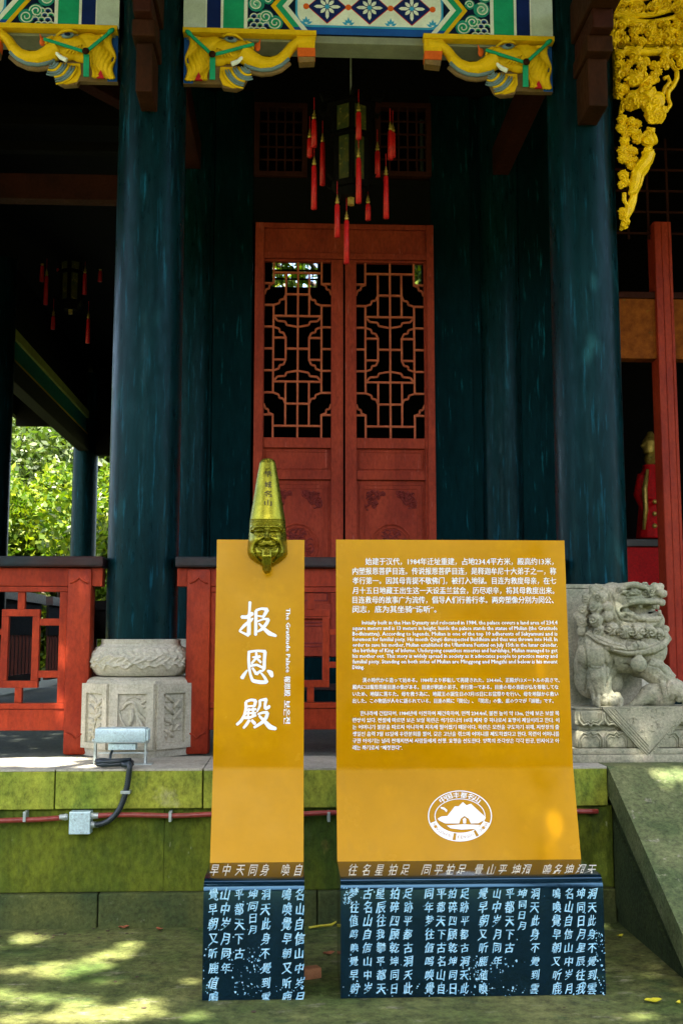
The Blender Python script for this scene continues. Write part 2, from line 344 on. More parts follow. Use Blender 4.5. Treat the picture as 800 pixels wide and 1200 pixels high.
for i in (0, 2, 3): plain_base(PX[i], PY, cols[i])
back = []
for x in PX[1:]: c = column(x, BY); back.append(c); plain_base(x, BY, c)
for y in (10.3, 14.0, 20.2): c = column(-3.9, y, 6.6); 
column(-1.0, 20.2, 6.6)

# --- carved base of the left front column (octagon with framed reliefs, swelling ring with cloud line)
lb = cols[1]; cx, cy = PX[1], PY
a8 = math.pi / 8; ap = .345; RR = ap / math.cos(a8)
b = MB().lathe((cx, cy, 0), [(RR * .975, FL), (RR * .975, FL + .02), (RR * .99, FL + .045), (RR * .99, FL + .455), (RR * .965, FL + .475), (RR * .86, FL + .492), (RR * .8, FL + .494)], 8, a8)
b.build('base_drum', M['stone'], lb, True)
side = 2 * RR * math.sin(a8)
def face_frame(k):
    th = -math.pi / 2 + k * math.pi / 4; n = Vector((math.cos(th), math.sin(th), 0)); t = Vector((-math.sin(th), math.cos(th), 0))
    return lambda u, z, d: Vector((cx, cy, FL + z)) + n * (ap * .99 - .0 + d) + t * u
for k in (-2, -1, 0, 1, 2):
    f = face_frame(k); w = side / 2 - .010
    b = MB()  # proud stone frame leaves the relief field sunk
    iw = w - .045; z0, z1, i0, i1 = .05, .455, .085, .395
    for (u0, u1, a, c) in ((-w, -iw, z0, z1), (iw, w, z0, z1), (-iw, iw, z0, i0), (-iw, iw, i1, z1)):
        b.prism([(u0, a), (u1, a), (u1, c), (u0, c)], lambda u, z, d, f=f: f(u, z, d), .019)
    b.build('relief_frame', M['stone'], lb)
    b = MB(); rnd = random.Random(k + 40)
    if k == 0:     # bird with fanned tail among leaves
        strokes = [([(-.06, .30), (-.035, .335), (0, .345), (.02, .32), (.03, .28), (.07, .24), (.10, .20)], .012), ([(-.06, .30), (-.09, .29), (-.07, .285)], .007),
                   ([(-.08, .29), (-.07, .24), (-.04, .19), (.0, .16), (.04, .16)], .009), ([(.0, .30), (.0, .24), (-.01, .2)], .016), ([(.02, .28), (.06, .2), (.10, .16)], .014),
                   ([(.03, .25), (.05, .17), (.09, .12)], .012), ([(.05, .33), (.08, .35), (.10, .37)], .009), ([(.05, .33), (.07, .31), (.1, .33)], .009), ([(-.09, .15), (-.05, .12), (0, .11), (.06, .12)], .009),
                   ([(-.04, .35), (-.02, .37), (.02, .375), (.05, .36)], .005)]
    else:
        strokes = [([(-.05, .10), (-.02, .16), (.0, .22), (.02, .30), (.0, .36)], .009)]
        for j in range(7):
            z = .12 + j * .036; s = 1 if j % 2 else -1
            strokes.append(([(0, z), (s * .03, z + .03), (s * .065, z + .045 + rnd.uniform(-.01, .02))], .015))
            strokes.append(([(s * .02, z + .01), (s * .06, z + .005)], .009))
    for pts, r in strokes:
        b.tube([f(u, z, .003) for u, z in pts], [r * (.7 if i in (0, len(pts) - 1) else 1) for i in range(len(pts))], 6)
    b.build('relief_carving', M['stone'], lb, 'all')
def ring_fn(co, no):
    a = np.arctan2(co[:, 1] - cy, co[:, 0] - cx); z = co[:, 2] - FL - .5
    wave = .055 + .018 * np.abs(np.sin(a * 7)) + .01 * np.sin(a * 23)
    d = .011 * np.exp(-((z - wave) / .007) ** 2)
    wave2 = .11 + .02 * np.sin(a * 6 + 1) + .008 * np.sin(a * 17)
    d += .009 * np.exp(-((z - wave2) / .007) ** 2)
    d -= .006 * np.exp(-((z - .195) / .005) ** 2)
    d += .006 * np.sin(a * 40 + np.sin(z * 90) * 2) * np.sin(z * 75) * ((z > .07) & (z < .18))
    return co + no * d[:, None]
b = MB(); prof = [(.255, FL + .498)] + [(.258 + .072 * math.sin(min(1, max(0, (t + .06) / .92)) * math.pi) ** .75, FL + .5 + t * .235) for t in [i / 96 for i in range(1, 96)]] + [(.245, FL + .735)]
b.lathe((cx, cy, 0), prof, 380); o = b.build('base_ring', M['stone'], lb, 'all')
n_ = len(o.data.vertices); co = np.empty(n_ * 3, np.float32); no = np.empty(n_ * 3, np.float32); o.data.vertices.foreach_get('co', co); o.data.vertices.foreach_get('normal', no)
o.data.vertices.foreach_set('co', ring_fn(co.reshape(-1, 3), no.reshape(-1, 3)).astype(np.float32).ravel()); o.data.update()

# --- planks either side of the door wall
WYB = 10.16
def plank(x0, x1, z0=FL + .001, z1=7.0, y=WYB, mat='plank', nm='wall_plank'):
    return bx(nm, M[mat], hall, x0 + .003, x1 - .003, y, y + .08, z0, z1, .006)
plank(-1.2, -.78); plank(-.78, -.40, y=WYB - .03)
plank(1.335, 1.73, y=WYB - .03); plank(1.73, 2.2, y=WYB + .03); plank(2.2, 2.62, y=WYB - .02); plank(2.62, 3.04, y=WYB)
# door posts & opening in the right bay
z0_ = FL
RY = 10.05
o = MB().box(*[pbox(773.5, 794.5, 300, 700, RY, .2)[i] for i in (0, 1, 2, 3)], FL + .33, 5.7, .01).build('door_post', M['red'], hall, label='tall plain red door post of the open bay at the right edge')
for i, (u0, u1) in enumerate(((0, .010), (.07, .08), (.14, .15))):
    x = pbox(773.5, 794.5, 300, 700, RY, .2)[0]
    bx('post_moulding', M['red'], o, x + u0 + .004, x + u1 + .006, RY - .01, RY - .0005, FL + .335, 5.69, .002)
q = pbox(727, 768, 350, 420, RY + .04, .15)
bx('painted_lintel', M['gold_red'], hall, q[0] - .05, 4.8, q[2], q[3], q[4], q[5], .004, label='red and gold painted lintel of the open bay')
q = pbox(727, 768, 343, 349, RY + .02, .19); bx('lintel_moulding', M['dimred'], hall, q[0] - .05, 4.8, q[2], q[3], q[4], q[5] + .01, .003)
# threshold of the open bay: teal sill with bolts
s_ = bx('threshold', M['plank'], hall, 2.62, 4.75, RY - .02, RY + .2, FL + .001, FL + .325, .006, label='teal threshold board of the open right bay')
for x in (3.5, 3.72, 3.1): MB().ball((x, RY - .022, FL + .24), (.018, .01, .018)).build('bolt', M['rubber'], s_, 'all')
# upper lattice of the right bay (dim)
lt = None
trf = thing  # alias unused
b = MB()
for k in range(8): b.box(3.1 + k * .2, 3.12 + k * .2, RY + .08, RY + .1, 5.55, 6.6)
for k in range(5): b.box(3.1, 4.7, RY + .082, RY + .098, 5.6 + k * .22, 5.62 + k * .22)
o = b.build('upper_lattice', M['dimred'], hall); o['kind'] = 'stuff'

# --- door case
DY = 10.10
q = pbox(297, 510, 262, 770, DY, .2); DX0, DX1, DZ1 = q[0], q[1], q[5]
TH1 = aY(400, 770, DY).z          # top of the threshold
fr = bx('door_frame', M['door_red'], hall, DX0, DX0 + .085, DY, DY + .14, TH1, DZ1, .004, label='red door frame round the two lattice leaves')
bx('door_post', M['door_red'], fr, DX1 - .07, DX1, DY, DY + .14, TH1, DZ1, .004)
hz0 = aY(400, 296, DY).z
bx('door_head', M['door_red'], fr, DX0 + .086, DX1 - .071, DY + .002, DY + .14, DZ1 - .05, DZ1 - .001, .004)
bx('head_panel', M['door_red'], fr, DX0 + .086, DX1 - .071, DY + .03, DY + .1, hz0 + .0, DZ1 - .052, .003)
bx('door_head', M['door_red'], fr, DX0 + .086, DX1 - .071, DY + .004, DY + .14, hz0 - .06, hz0 - .001, .004)
th = bx('threshold', M['plank'], hall, DX0 - .3, DX1 + .3, DY - .06, DY + .16, FL + .05, TH1 - .002, .008, label='dark teal threshold board below the lattice doors')
bx('threshold_stone', M['stone'], hall, DX0 - .3, DX1 + .3, DY - .12, DY + .2, FL + .001, FL + .049, .006)
bx('threshold_band', M['handrail'], th, DX0 - .29, DX1 + .29, DY - .075, DY - .061, FL + .27, FL + .33, .003)
# leaves
LZ1 = hz0 - .062
def leaf(px0, px1, lx0, lx1):
    Yf = DY + .03; d = .06
    X0 = aY(px0, 560, Yf).x; X1 = aY(px1, 560, Yf).x; u0 = aY(lx0, 410, Yf).x; u1 = aY(lx1, 410, Yf).x
    zl1 = aY(400, 307, Yf).z; zl0 = aY(400, 512, Yf).z
    L = bx('door_leaf', M['door_red'], hall, X0, u0, Yf, Yf + d, TH1 + .004, LZ1, .004)
    bx('stile', M['door_red'], L, u1, X1, Yf, Yf + d, TH1 + .004, LZ1, .004)
    bx('rail', M['door_red'], L, u0 + .001, u1 - .001, Yf + .002, Yf + d, zl1, LZ1 - .001, .003)
    for (a, c) in ((525, 513), (562, 552), (690, 672), (725, 708), (769, 762)):
        bx('rail', M['door_red'], L, u0 + .001, u1 - .001, Yf + .002, Yf + d, aY(400, a, Yf).z, aY(400, c, Yf).z, .005)
    # panels
    def panel(pa, pb, inset=.02):
        za = aY(400, pb, Yf).z; zb = aY(400, pa, Yf).z
        bx('door_panel', M['door_red'], L, u0 + .0005, u1 - .0005, Yf + .044, Yf + .058, za + .001, zb - .001, 0)
        return za, zb
    za, zb = panel(525, 552)
    b = MB(); i = .03; w = .014
    for (p, q_) in (((u0 + i, za + i), (u1 - i, za + i)), ((u0 + i, zb - i), (u1 - i, zb - i))): b.box(p[0], q_[0], Yf + .034, Yf + .045, p[1] - w / 2, p[1] + w / 2, .003)
    for x in (u0 + i, u1 - i): b.box(x - w / 2, x + w / 2, Yf + .0345, Yf + .045, za + i + w / 2, zb - i - w / 2, .003)
    b.build('panel_moulding', M['door_red'], L)
    za, zb = panel(562, 672)
    # double frame, corner sprays and arch with carving
    for i, w in ((.035, .012), (.075, .010)):
        b = MB()
        for x in (u0 + i, u1 - i): b.box(x - w / 2, x + w / 2, Yf + .035, Yf + .045, za, zb - i, .002)
        b.box(u0 + i + w / 2, u1 - i - w / 2, Yf + .0355, Yf + .045, zb - i - w, zb - i, .002)
        b.build('panel_moulding', M['door_red'], L)
    xm = (u0 + u1) / 2; za2 = aY(400, 640, Yf).z
    b = MB()
    b.tube([(xm + .20 * math.cos(a), Yf + .041, za2 + .215 * math.sin(a)) for a in [math.pi * k / 24 for k in range(49)]], .011, 6)
    b.tube([(xm + .168 * math.cos(a), Yf + .041, za2 + .18 * math.sin(a)) for a in [math.pi * k / 24 for k in range(49)]], .006, 6)
    b.build('arch_moulding', M['door_red'], L, 'all')
    rnd = random.Random(5); b = MB()
    for k in range(90):
        a = rnd.uniform(0, 6.283); r = rnd.uniform(.02, .145); c_ = Vector((xm + r * math.cos(a), Yf + .041, za2 + r * 1.05 * math.sin(a)))
        al = rnd.uniform(0, 6.3); l = rnd.uniform(.015, .04)
        b.tube([c_ + Vector((math.cos(al + t) * l, 0, math.sin(al + t) * l)) for t in (0, .7, 1.4, 2.2, 3)], [.003, .007, .009, .007, .003], 5)
    b.build('arch_carving', M['carve_red'], L, 'all')
    for s, x in ((1, u0 + .09), (-1, u1 - .09)):
        b = MB()
        for k in range(60):
            uu = rnd.random(); vv = rnd.random() * (1 - uu); c_ = Vector((x + s * (.01 + uu * .17), Yf + .041, zb - .115 - vv * .22))
            al = rnd.uniform(0, 6.3); l = rnd.uniform(.01, .028)
            b.tube([c_ + Vector((math.cos(al + t) * l, 0, math.sin(al + t) * l)) for t in (0, .8, 1.6, 2.6)], [.004, .009, .009, .004], 5)
        b.build('corner_carving', M['carve_red'], L, 'all')
    for (pa, pb) in ((690, 708), (725, 762)):
        za, zb = panel(pa, pb)
        if pa == 690: za, zb = za, zb
        b = MB()
        for i in (.03, .06):
            w = .012
            if zb - za < 2 * i + .03: continue
            b.box(u0 + i, u1 - i, Yf + .0355, Yf + .045, zb - i - w, zb - i, .002); b.box(u0 + i, u1 - i, Yf + .0355, Yf + .045, za + i, za + i + w, .002)
            for x in (u0 + i, u1 - i - w): b.box(x, x + w, Yf + .036, Yf + .045, za + i + w, zb - i - w, .002)
        b.build('panel_moulding', M['carve_red'], L)
    # lattice
    W = u1 - u0; H = zl1 - zl0; cxs = [0, .135, .32, .5, .67, .855, 1.]; rz = [H * k / 16 for k in range(17)]
    b = MB(); t = .0185; dp = [0]
    def seg(a, c):
        p = Vector((u0 + cxs[a[0]] * W, Yf + .03, zl0 + rz[a[1]])); q2 = Vector((u0 + cxs[c[0]] * W, Yf + .03, zl0 + rz[c[1]]))
        v = abs(p.x - q2.x) < 1e-5
        dd = .022 if v else .026
        b.bar(p - (q2 - p).normalized() * t * .4, q2 + (q2 - p).normalized() * t * .4, t, dd)
    def curve(a, c, flip):
        p = Vector((u0 + a[0] * W, 0, zl0 + a[1] * H / 16)); q2 = Vector((u0 + c[0] * W, 0, zl0 + c[1] * H / 16)); m = Vector((p.x, 0, q2.z)) if flip else Vector((q2.x, 0, p.z))
        mid = (p + q2) / 2; k1 = p.lerp(mid, .5).lerp(m, .28); k2 = mid.lerp(q2, .5).lerp(m, .28); nd = mid.lerp(m, .02)
        pts = [p, k1, nd, k2, q2]
        for A, B in zip(pts, pts[1:]): b.bar((A.x, Yf + .03, A.z), (B.x, Yf + .03, B.z), t * .95, .018)
    Hs = [(1, 1, 5), (2, 0, 1), (2, 5, 6), (3, 2, 4), (4, 0, 1), (4, 5, 6), (5, 1, 5), (6, 0, 1), (6, 5, 6), (7, 1, 2), (7, 4, 5), (8, 0, 1), (8, 5, 6), (8, 2, 4)]
    Vs = [(1, 0, 2), (5, 0, 2), (1, 4, 8), (5, 4, 8), (2, 1, 5), (4, 1, 5), (2, 7, 8), (4, 7, 8), (3, 0, 8)]
    for (r, a, c) in Hs:
        seg((a, r), (c, r))
        if r != 8: seg((a, 16 - r), (c, 16 - r))
    for (c, a, e) in Vs: seg((c, a), (c, e)); seg((c, 16 - a), (c, 16 - e))
    C = cxs
    for s in (0, 1):
        ux = (lambda i: C[i]) if s == 0 else (lambda i: C[6 - i])
        for (a, c, fl_) in (((ux(0), 3), (ux(1), 2), True), ((ux(1), 4), (ux(2), 3), False), ((ux(1), 5), (ux(3), 6), True), ((ux(1), 6), (ux(2), 7), False)):
            curve(a, c, fl_); curve((a[0], 16 - a[1]), (c[0], 16 - c[1]), fl_)
    b.build('lattice', M['lattice'], L)
    return L
l1 = leaf(305, 402, 309.5, 388); l1['label'] = 'left red lattice door leaf, half hidden by the narrow sign'
l2 = leaf(404.5, 508, 417.5, 497); l2['label'] = 'right red lattice door leaf above the wide sign'

# transom windows above the doors (dim)
for (a, c) in ((298, 360), (440, 505)):
    q = pbox(a, c, 120, 206, DY, .1); tw = bx('transom_window', M['dimred'], hall, q[0], q[1], q[2], q[3], q[4], q[4] + .05, .003)
    bx('window_frame', M['dimred'], tw, q[0], q[1], q[2], q[3], q[5] - .05, q[5], .003)
    bx('window_frame', M['dimred'], tw, q[0], q[0] + .05, q[2], q[3], q[4] + .05, q[5] - .05, .003); bx('window_frame', M['dimred'], tw, q[1] - .05, q[1], q[2], q[3], q[4] + .05, q[5] - .05, .003)
    b = MB()
    for k in range(1, 5): x = q[0] + .05 + k * (q[1] - q[0] - .1) / 5; b.box(x - .008, x + .008, q[2] + .03, q[2] + .05, q[4] + .05, q[5] - .05)
    for k in range(1, 5): z = q[4] + .05 + k * (q[5] - q[4] - .1) / 5; b.box(q[0] + .05, q[1] - .05, q[2] + .032, q[2] + .048, z - .008, z + .008)
    b.build('lattice', M['dimred'], tw)
# solid dark boarding around the transoms
zt0, zt1 = DZ1 + .0, 7.0
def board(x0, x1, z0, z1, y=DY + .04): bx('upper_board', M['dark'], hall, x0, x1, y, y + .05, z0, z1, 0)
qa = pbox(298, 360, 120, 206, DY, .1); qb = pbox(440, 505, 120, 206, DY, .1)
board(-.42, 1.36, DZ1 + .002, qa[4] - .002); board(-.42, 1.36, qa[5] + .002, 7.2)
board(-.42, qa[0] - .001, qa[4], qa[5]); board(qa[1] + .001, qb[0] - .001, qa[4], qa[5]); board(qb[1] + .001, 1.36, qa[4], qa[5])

# --- inner room walls (dark), back wall with small clerestory openings
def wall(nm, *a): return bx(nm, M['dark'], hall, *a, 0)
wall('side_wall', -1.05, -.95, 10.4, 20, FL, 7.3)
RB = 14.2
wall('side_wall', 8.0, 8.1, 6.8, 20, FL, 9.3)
def opening_wall(y, holes, x0, x1, z0, z1):
    xs = sorted({x0, x1, *[h[0] for h in holes], *[h[1] for h in holes]}); zs = sorted({z0, z1, *[h[2] for h in holes], *[h[3] for h in holes]})
    b = MB()
    for xa, xb in zip(xs, xs[1:]):
        for za, zb in zip(zs, zs[1:]):
            if any(h[0] - 1e-6 <= xa and xb <= h[1] + 1e-6 and h[2] - 1e-6 <= za and zb <= h[3] + 1e-6 for h in holes): continue
            b.box(xa, xb, y, y + .1, za, zb)
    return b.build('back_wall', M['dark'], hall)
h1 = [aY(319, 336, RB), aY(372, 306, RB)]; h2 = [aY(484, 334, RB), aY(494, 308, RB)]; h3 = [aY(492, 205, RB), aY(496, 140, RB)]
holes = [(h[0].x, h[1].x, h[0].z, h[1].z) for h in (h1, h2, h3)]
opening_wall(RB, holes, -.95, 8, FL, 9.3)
b = MB()
for h in holes[:1]:
    for k in range(1, 9): x = h[0] + (h[1] - h[0]) * k / 9; b.box(x - .006, x + .006, RB + .03, RB + .04, h[2], h[3])
    for k in range(1, 3): z = h[2] + (h[3] - h[2]) * k / 3; b.box(h[0], h[1], RB + .031, RB + .045, z - .012, z + .012)
b.build('clerestory_bars', M['dark'], hall)
# floor-level dark: gallery end wall above beams
# --- ceilings and roof
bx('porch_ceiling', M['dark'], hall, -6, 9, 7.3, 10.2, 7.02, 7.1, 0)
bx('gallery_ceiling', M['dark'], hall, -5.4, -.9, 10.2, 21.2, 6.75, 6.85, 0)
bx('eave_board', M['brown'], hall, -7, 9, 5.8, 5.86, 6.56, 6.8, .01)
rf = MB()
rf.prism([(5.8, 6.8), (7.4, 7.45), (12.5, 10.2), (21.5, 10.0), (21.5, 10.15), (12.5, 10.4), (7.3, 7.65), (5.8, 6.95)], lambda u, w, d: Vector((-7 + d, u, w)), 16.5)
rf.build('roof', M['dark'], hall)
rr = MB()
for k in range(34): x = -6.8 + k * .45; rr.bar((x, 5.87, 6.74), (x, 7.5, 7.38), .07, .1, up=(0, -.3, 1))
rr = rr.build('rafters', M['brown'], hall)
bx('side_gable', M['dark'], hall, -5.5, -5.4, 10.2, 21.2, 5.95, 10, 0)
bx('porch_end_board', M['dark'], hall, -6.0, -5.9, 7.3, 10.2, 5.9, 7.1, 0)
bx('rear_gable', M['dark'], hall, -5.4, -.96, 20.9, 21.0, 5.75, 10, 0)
# cross beams (dim red-brown)
def beam(nm, a, b_, w, h, mat='dimred', label=None):
    return MB().bar(a, b_, w, h, up=(0, 0, 1) if abs(Vector(b_).z - Vector(a).z) < 1 else (0, 1, 0), bev=.01).build(nm, M[mat], hall, label=label)
beam('tie_beam', (-3.7, 10.3, 6.02), (-1.2, 10.3, 6.02), .16, .26)
beam('tie_beam', (-3.9, 7.45, 6.1), (-3.9, 10.1, 6.1), .16, .28)
beam('tie_beam', (-.995, 7.45, 6.3), (-.995, 10.1, 6.3), .16, .28); beam('tie_beam', (2.03, 7.45, 6.3), (2.03, 10.1, 6.3), .16, .28)
beam('hip_rafter', (-3.8, 7.5, 6.95), (-1.15, 10.0, 6.55), .14, .2)
for z in (6.35, 6.62): beam('tie_beam', (-3.7, 10.3, z + .1), (-1.2, 10.3, z + .1), .1, .1, 'dark')
# gallery side beam with light painted trim seen through the left bay
GX = -3.9
bx('gallery_beam', M['dark'], hall, GX - .1, GX + .1, 7.5, 20, 5.10, 5.38, .01)
pb = bx('gallery_frieze', M['p_teal'], hall, GX - .06, GX + .04, 7.5, 20.0, 5.38, 5.72, 0)
bx('frieze_trim', M['trim'], hall, GX + .041, GX + .08, 7.5, 20.0, 5.72, 5.86, .004)
bx('frieze_trim', M['p_yellow'], hall, GX + .041, GX + .07, 7.5, 20.0, 5.38, 5.44, .004)
bx('gallery_boarding', M['dark'], hall, GX - .06, GX + .04, 7.5, 20.0, 5.86, 6.75, 0)
bx('gallery_beam', M['dark'], hall, -3.8, -1.0, 20.1, 20.3, 5.05, 5.5, .01)
bx('gallery_boarding', M['dark'], hall, -3.8, -1.0, 20.15, 20.25, 5.5, 6.75, 0)
# ================================================================== PAINTED FRONT BEAM
BF = 7.085
def proj(co):
    d = co - np.array(EYE); zf = d @ np.array(_F); return 400 + d @ np.array(_R) / zf * FPX, 600 - d @ np.array(_U) / zf * FPX
bxc = (aY(215, 30, BF).x + aY(647, 30, BF).x) / 2
UPX = (aY(647, 30, BF).x - aY(215, 30, BF).x) / 432
ZC = aY(431, 10, BF).z; HH = 34 * UPX; ZB = ZC - HH
beam_c = MB().box(bxc - 216 * UPX, bxc + 216 * UPX, BF, BF + .22, ZB, ZC + HH, .003).build('painted_beam', M['p_dark'], hall)
bx('beam_soffit', M['p_tan'], beam_c, bxc - 212 * UPX, bxc + 212 * UPX, BF + .012, BF + .2, ZB - .055, ZB - .001, .004)
def flat(pts, layer, mat, nm, par=None, sides=(1, -1), th=.0018, b=None):
    """thin painted relief on the beam; pts in px units from the bay centre and from the beam axis"""
    out = []
    for s in sides:
        bb = MB() if b is None else b
        y = BF - .0016 * layer
        bb.prism([(bxc + s * x * UPX, ZC + t * UPX) for x, t in pts], lambda u, w, d: Vector((u, y + d, w)), .0016 * layer + .001 if b is None else .0014)
        if b is None: out.append(bb.build(nm, M[mat], par or beam_c))
    return out
H = 33.7
def stripe(s0, s1, mat, layer=2): flat([(216 - s0, -H), (216 - s1, -H), (216 - s1, H), (216 - s0, H)], layer, mat, 'painted_stripe')
stripe(0, 25.5, 'p_grey'); stripe(25.5, 27, 'p_white', 3); stripe(27, 43, 'p_navy', 2); stripe(43, 46, 'p_white', 3); stripe(46, 70, 'p_green', 2); stripe(70, 74, 'p_white', 3)
def chev(a, b, mat, layer):   # band whose apex points to the column
    k = 25 / 32 * H
    flat([(216 - a, 0), (216 - a - k, -H), (216 - b - k, -H), (216 - b, 0), (216 - b - k, H), (216 - a - k, H)], layer, mat, 'chevron_band')
chev(101, 106.5, 'p_yellow', 3); chev(106.5, 114.5, 'p_green', 2); chev(114.5, 121, 'p_white', 3)
# centre panel
PW = 84
def rr_(w, h, r, n=6):
    p = []
    for cx_, cy_, a0 in ((w - r, h - r, 0), (-w + r, h - r, 90), (-w + r, -h + r, 180), (w - r, -h + r, 270)):
        for k in range(n + 1): a = R_(a0 + 90 * k / n); p.append((cx_ + r * math.cos(a), cy_ + r * math.sin(a)))
    return p
flat([(-93, -H), (93, -H), (93, -25.5), (-93, -25.5)], 2.4, 'p_blue', 'border_band', sides=(1,))
flat([(-93, H), (93, H), (93, 25.5), (-93, 25.5)], 2.4, 'p_blue', 'border_band', sides=(1,))
flat(rr_(PW + 2.5, 25, 16), 2.8, 'p_sky', 'panel_edge', sides=(1,)); flat(rr_(PW, 22.5, 15), 3.6, 'p_white', 'panel_field', sides=(1,))
for cxp in (-49.5, 0, 49.5):
    flat([(cxp - 23, 0), (cxp, -21), (cxp + 23, 0), (cxp, 21)], 4.6, 'p_red', 'diamond_edge', sides=(1,))
    flat([(cxp - 21.8, 0), (cxp, -19.9), (cxp + 21.8, 0), (cxp, 19.9)], 5.6, 'p_navy', 'diamond', sides=(1,))
    b = MB()
    for k in range(8):
        a = k * math.pi / 4 + .001; L_ = 15.5 if k % 2 == 0 else 11; ca, sa = math.cos(a), math.sin(a)
        pt = [(2.6, 0), (L_ * .45, 2.0), (L_ * .8, 1.9), (L_, 0), (L_ * .8, -1.9), (L_ * .45, -2.0)]
        flat([(cxp + x * ca - y * sa, x * sa + y * ca) for x, y in pt], 6.6, 'p_white', '', sides=(1,), b=b)
    b.build('petals', M['p_white'], beam_c)
    flat([(cxp + 2.8 * math.cos(k * .785), 2.8 * math.sin(k * .785)) for k in range(8)], 7.6, 'p_sky', 'flower_eye', sides=(1,))
for cxp in (-74, -24.7, 24.7, 74):
    flat([(cxp + 3.6 * math.cos(k * .785 + .39), 3.6 * math.sin(k * .785 + .39)) for k in range(8)], 6.6, 'p_orange', 'orange_stud', sides=(1,))
    if abs(cxp) < 70 or True:
        for sg in (1, -1):
            b = MB()
            for a0, L_ in ((90, 9), (55, 7), (125, 7), (25, 8), (155, 8)):
                a = R_(a0); ca, sa = math.cos(a), math.sin(a); base = -21 if a0 in (90, 55, 125) else -22
                pt = [(1, 0), (L_ * .5, 1.7), (L_, 0), (L_ * .5, -1.7)]
                flat([(cxp + x * ca - y * sa, sg * (base + x * sa + y * ca)) for x, y in pt], 4.7, 'p_sky', '', sides=(1,), b=b)
            b.build('half_flower', M['p_sky'], beam_c)
# cloud scrolls beside the chevrons
for s in (1, -1):
    X = lambda x: bxc + s * (216 - x) * UPX
    def spiral(cx0, cy0, r, mat, name, turns=1.6, rad=.9, rot=0):
        pts = []
        for k in range(26):
            a = k / 25 * turns * 2 * math.pi; rr2 = r * (1 - .8 * k / 25)
            pts.append((X(cx0 + rr2 * math.cos(a + rot)), BF - .004, ZC + (cy0 + rr2 * math.sin(a + rot)) * UPX))
        MB().tube(pts, [rad * UPX] * 26, 5, flat=.6).build(name, M[mat], beam_c, 'all')
    for (cx0, cy0, r, c2, rot) in ((95, -14, 8, 'p_green', 0), (84, 2, 8.5, 'p_mint', 1), (106, -21, 8, 'p_green', 3), (80, 20, 8, 'p_green', 2), (93, 26, 7, 'p_mint', 4), (98, 8, 5, 'p_green', 0)):
        pts = [(216 - (cx0 + (r + 1.2) * math.cos(k * .5236)), cy0 + (r + 1.2) * math.sin(k * .5236)) for k in range(12)]
        flat(pts, 2.0 + random.random() * .3, 'p_teal', 'cloud_disc', sides=(s,))
        spiral(cx0, cy0, r, 'p_white', 'cloud_scroll', rad=.8, rot=rot); spiral(cx0, cy0, r - 1.9, c2, 'cloud_scroll', rad=1.2, rot=rot, turns=1.2)
    for row in range(4):
        for j in range(3):
            cx0 = 78 + j * 7 + (row % 2) * 3.5; cy0 = -31 + row * 5.5
            if cx0 > 96: continue
            for rr2, c2 in ((4.2, 'p_white'), (2.6, ('p_green', 'p_blue')[(row + j) % 2])):
                pts = [(X(cx0 + rr2 * math.cos(a)), BF - .003 - .0003 * row, ZC + (cy0 + rr2 * math.sin(a)) * UPX) for a in [math.pi * k / 8 for k in range(9)]]
                MB().tube(pts, .85 * UPX, 5, flat=.5).build('scale_arc', M[c2], beam_c, 'all')
SH_L = aY(140, 20, BF).x - aY(647, 30, BF).x; SH_R = 2.255 - aY(215, 30, BF).x
c = copy_tree(beam_c, hall); c.location.x += SH_L
bx('front_beam', M['brown'], hall, 2.26, 4.72, BF + .05, BF + .22, ZB, ZC + HH, .003)

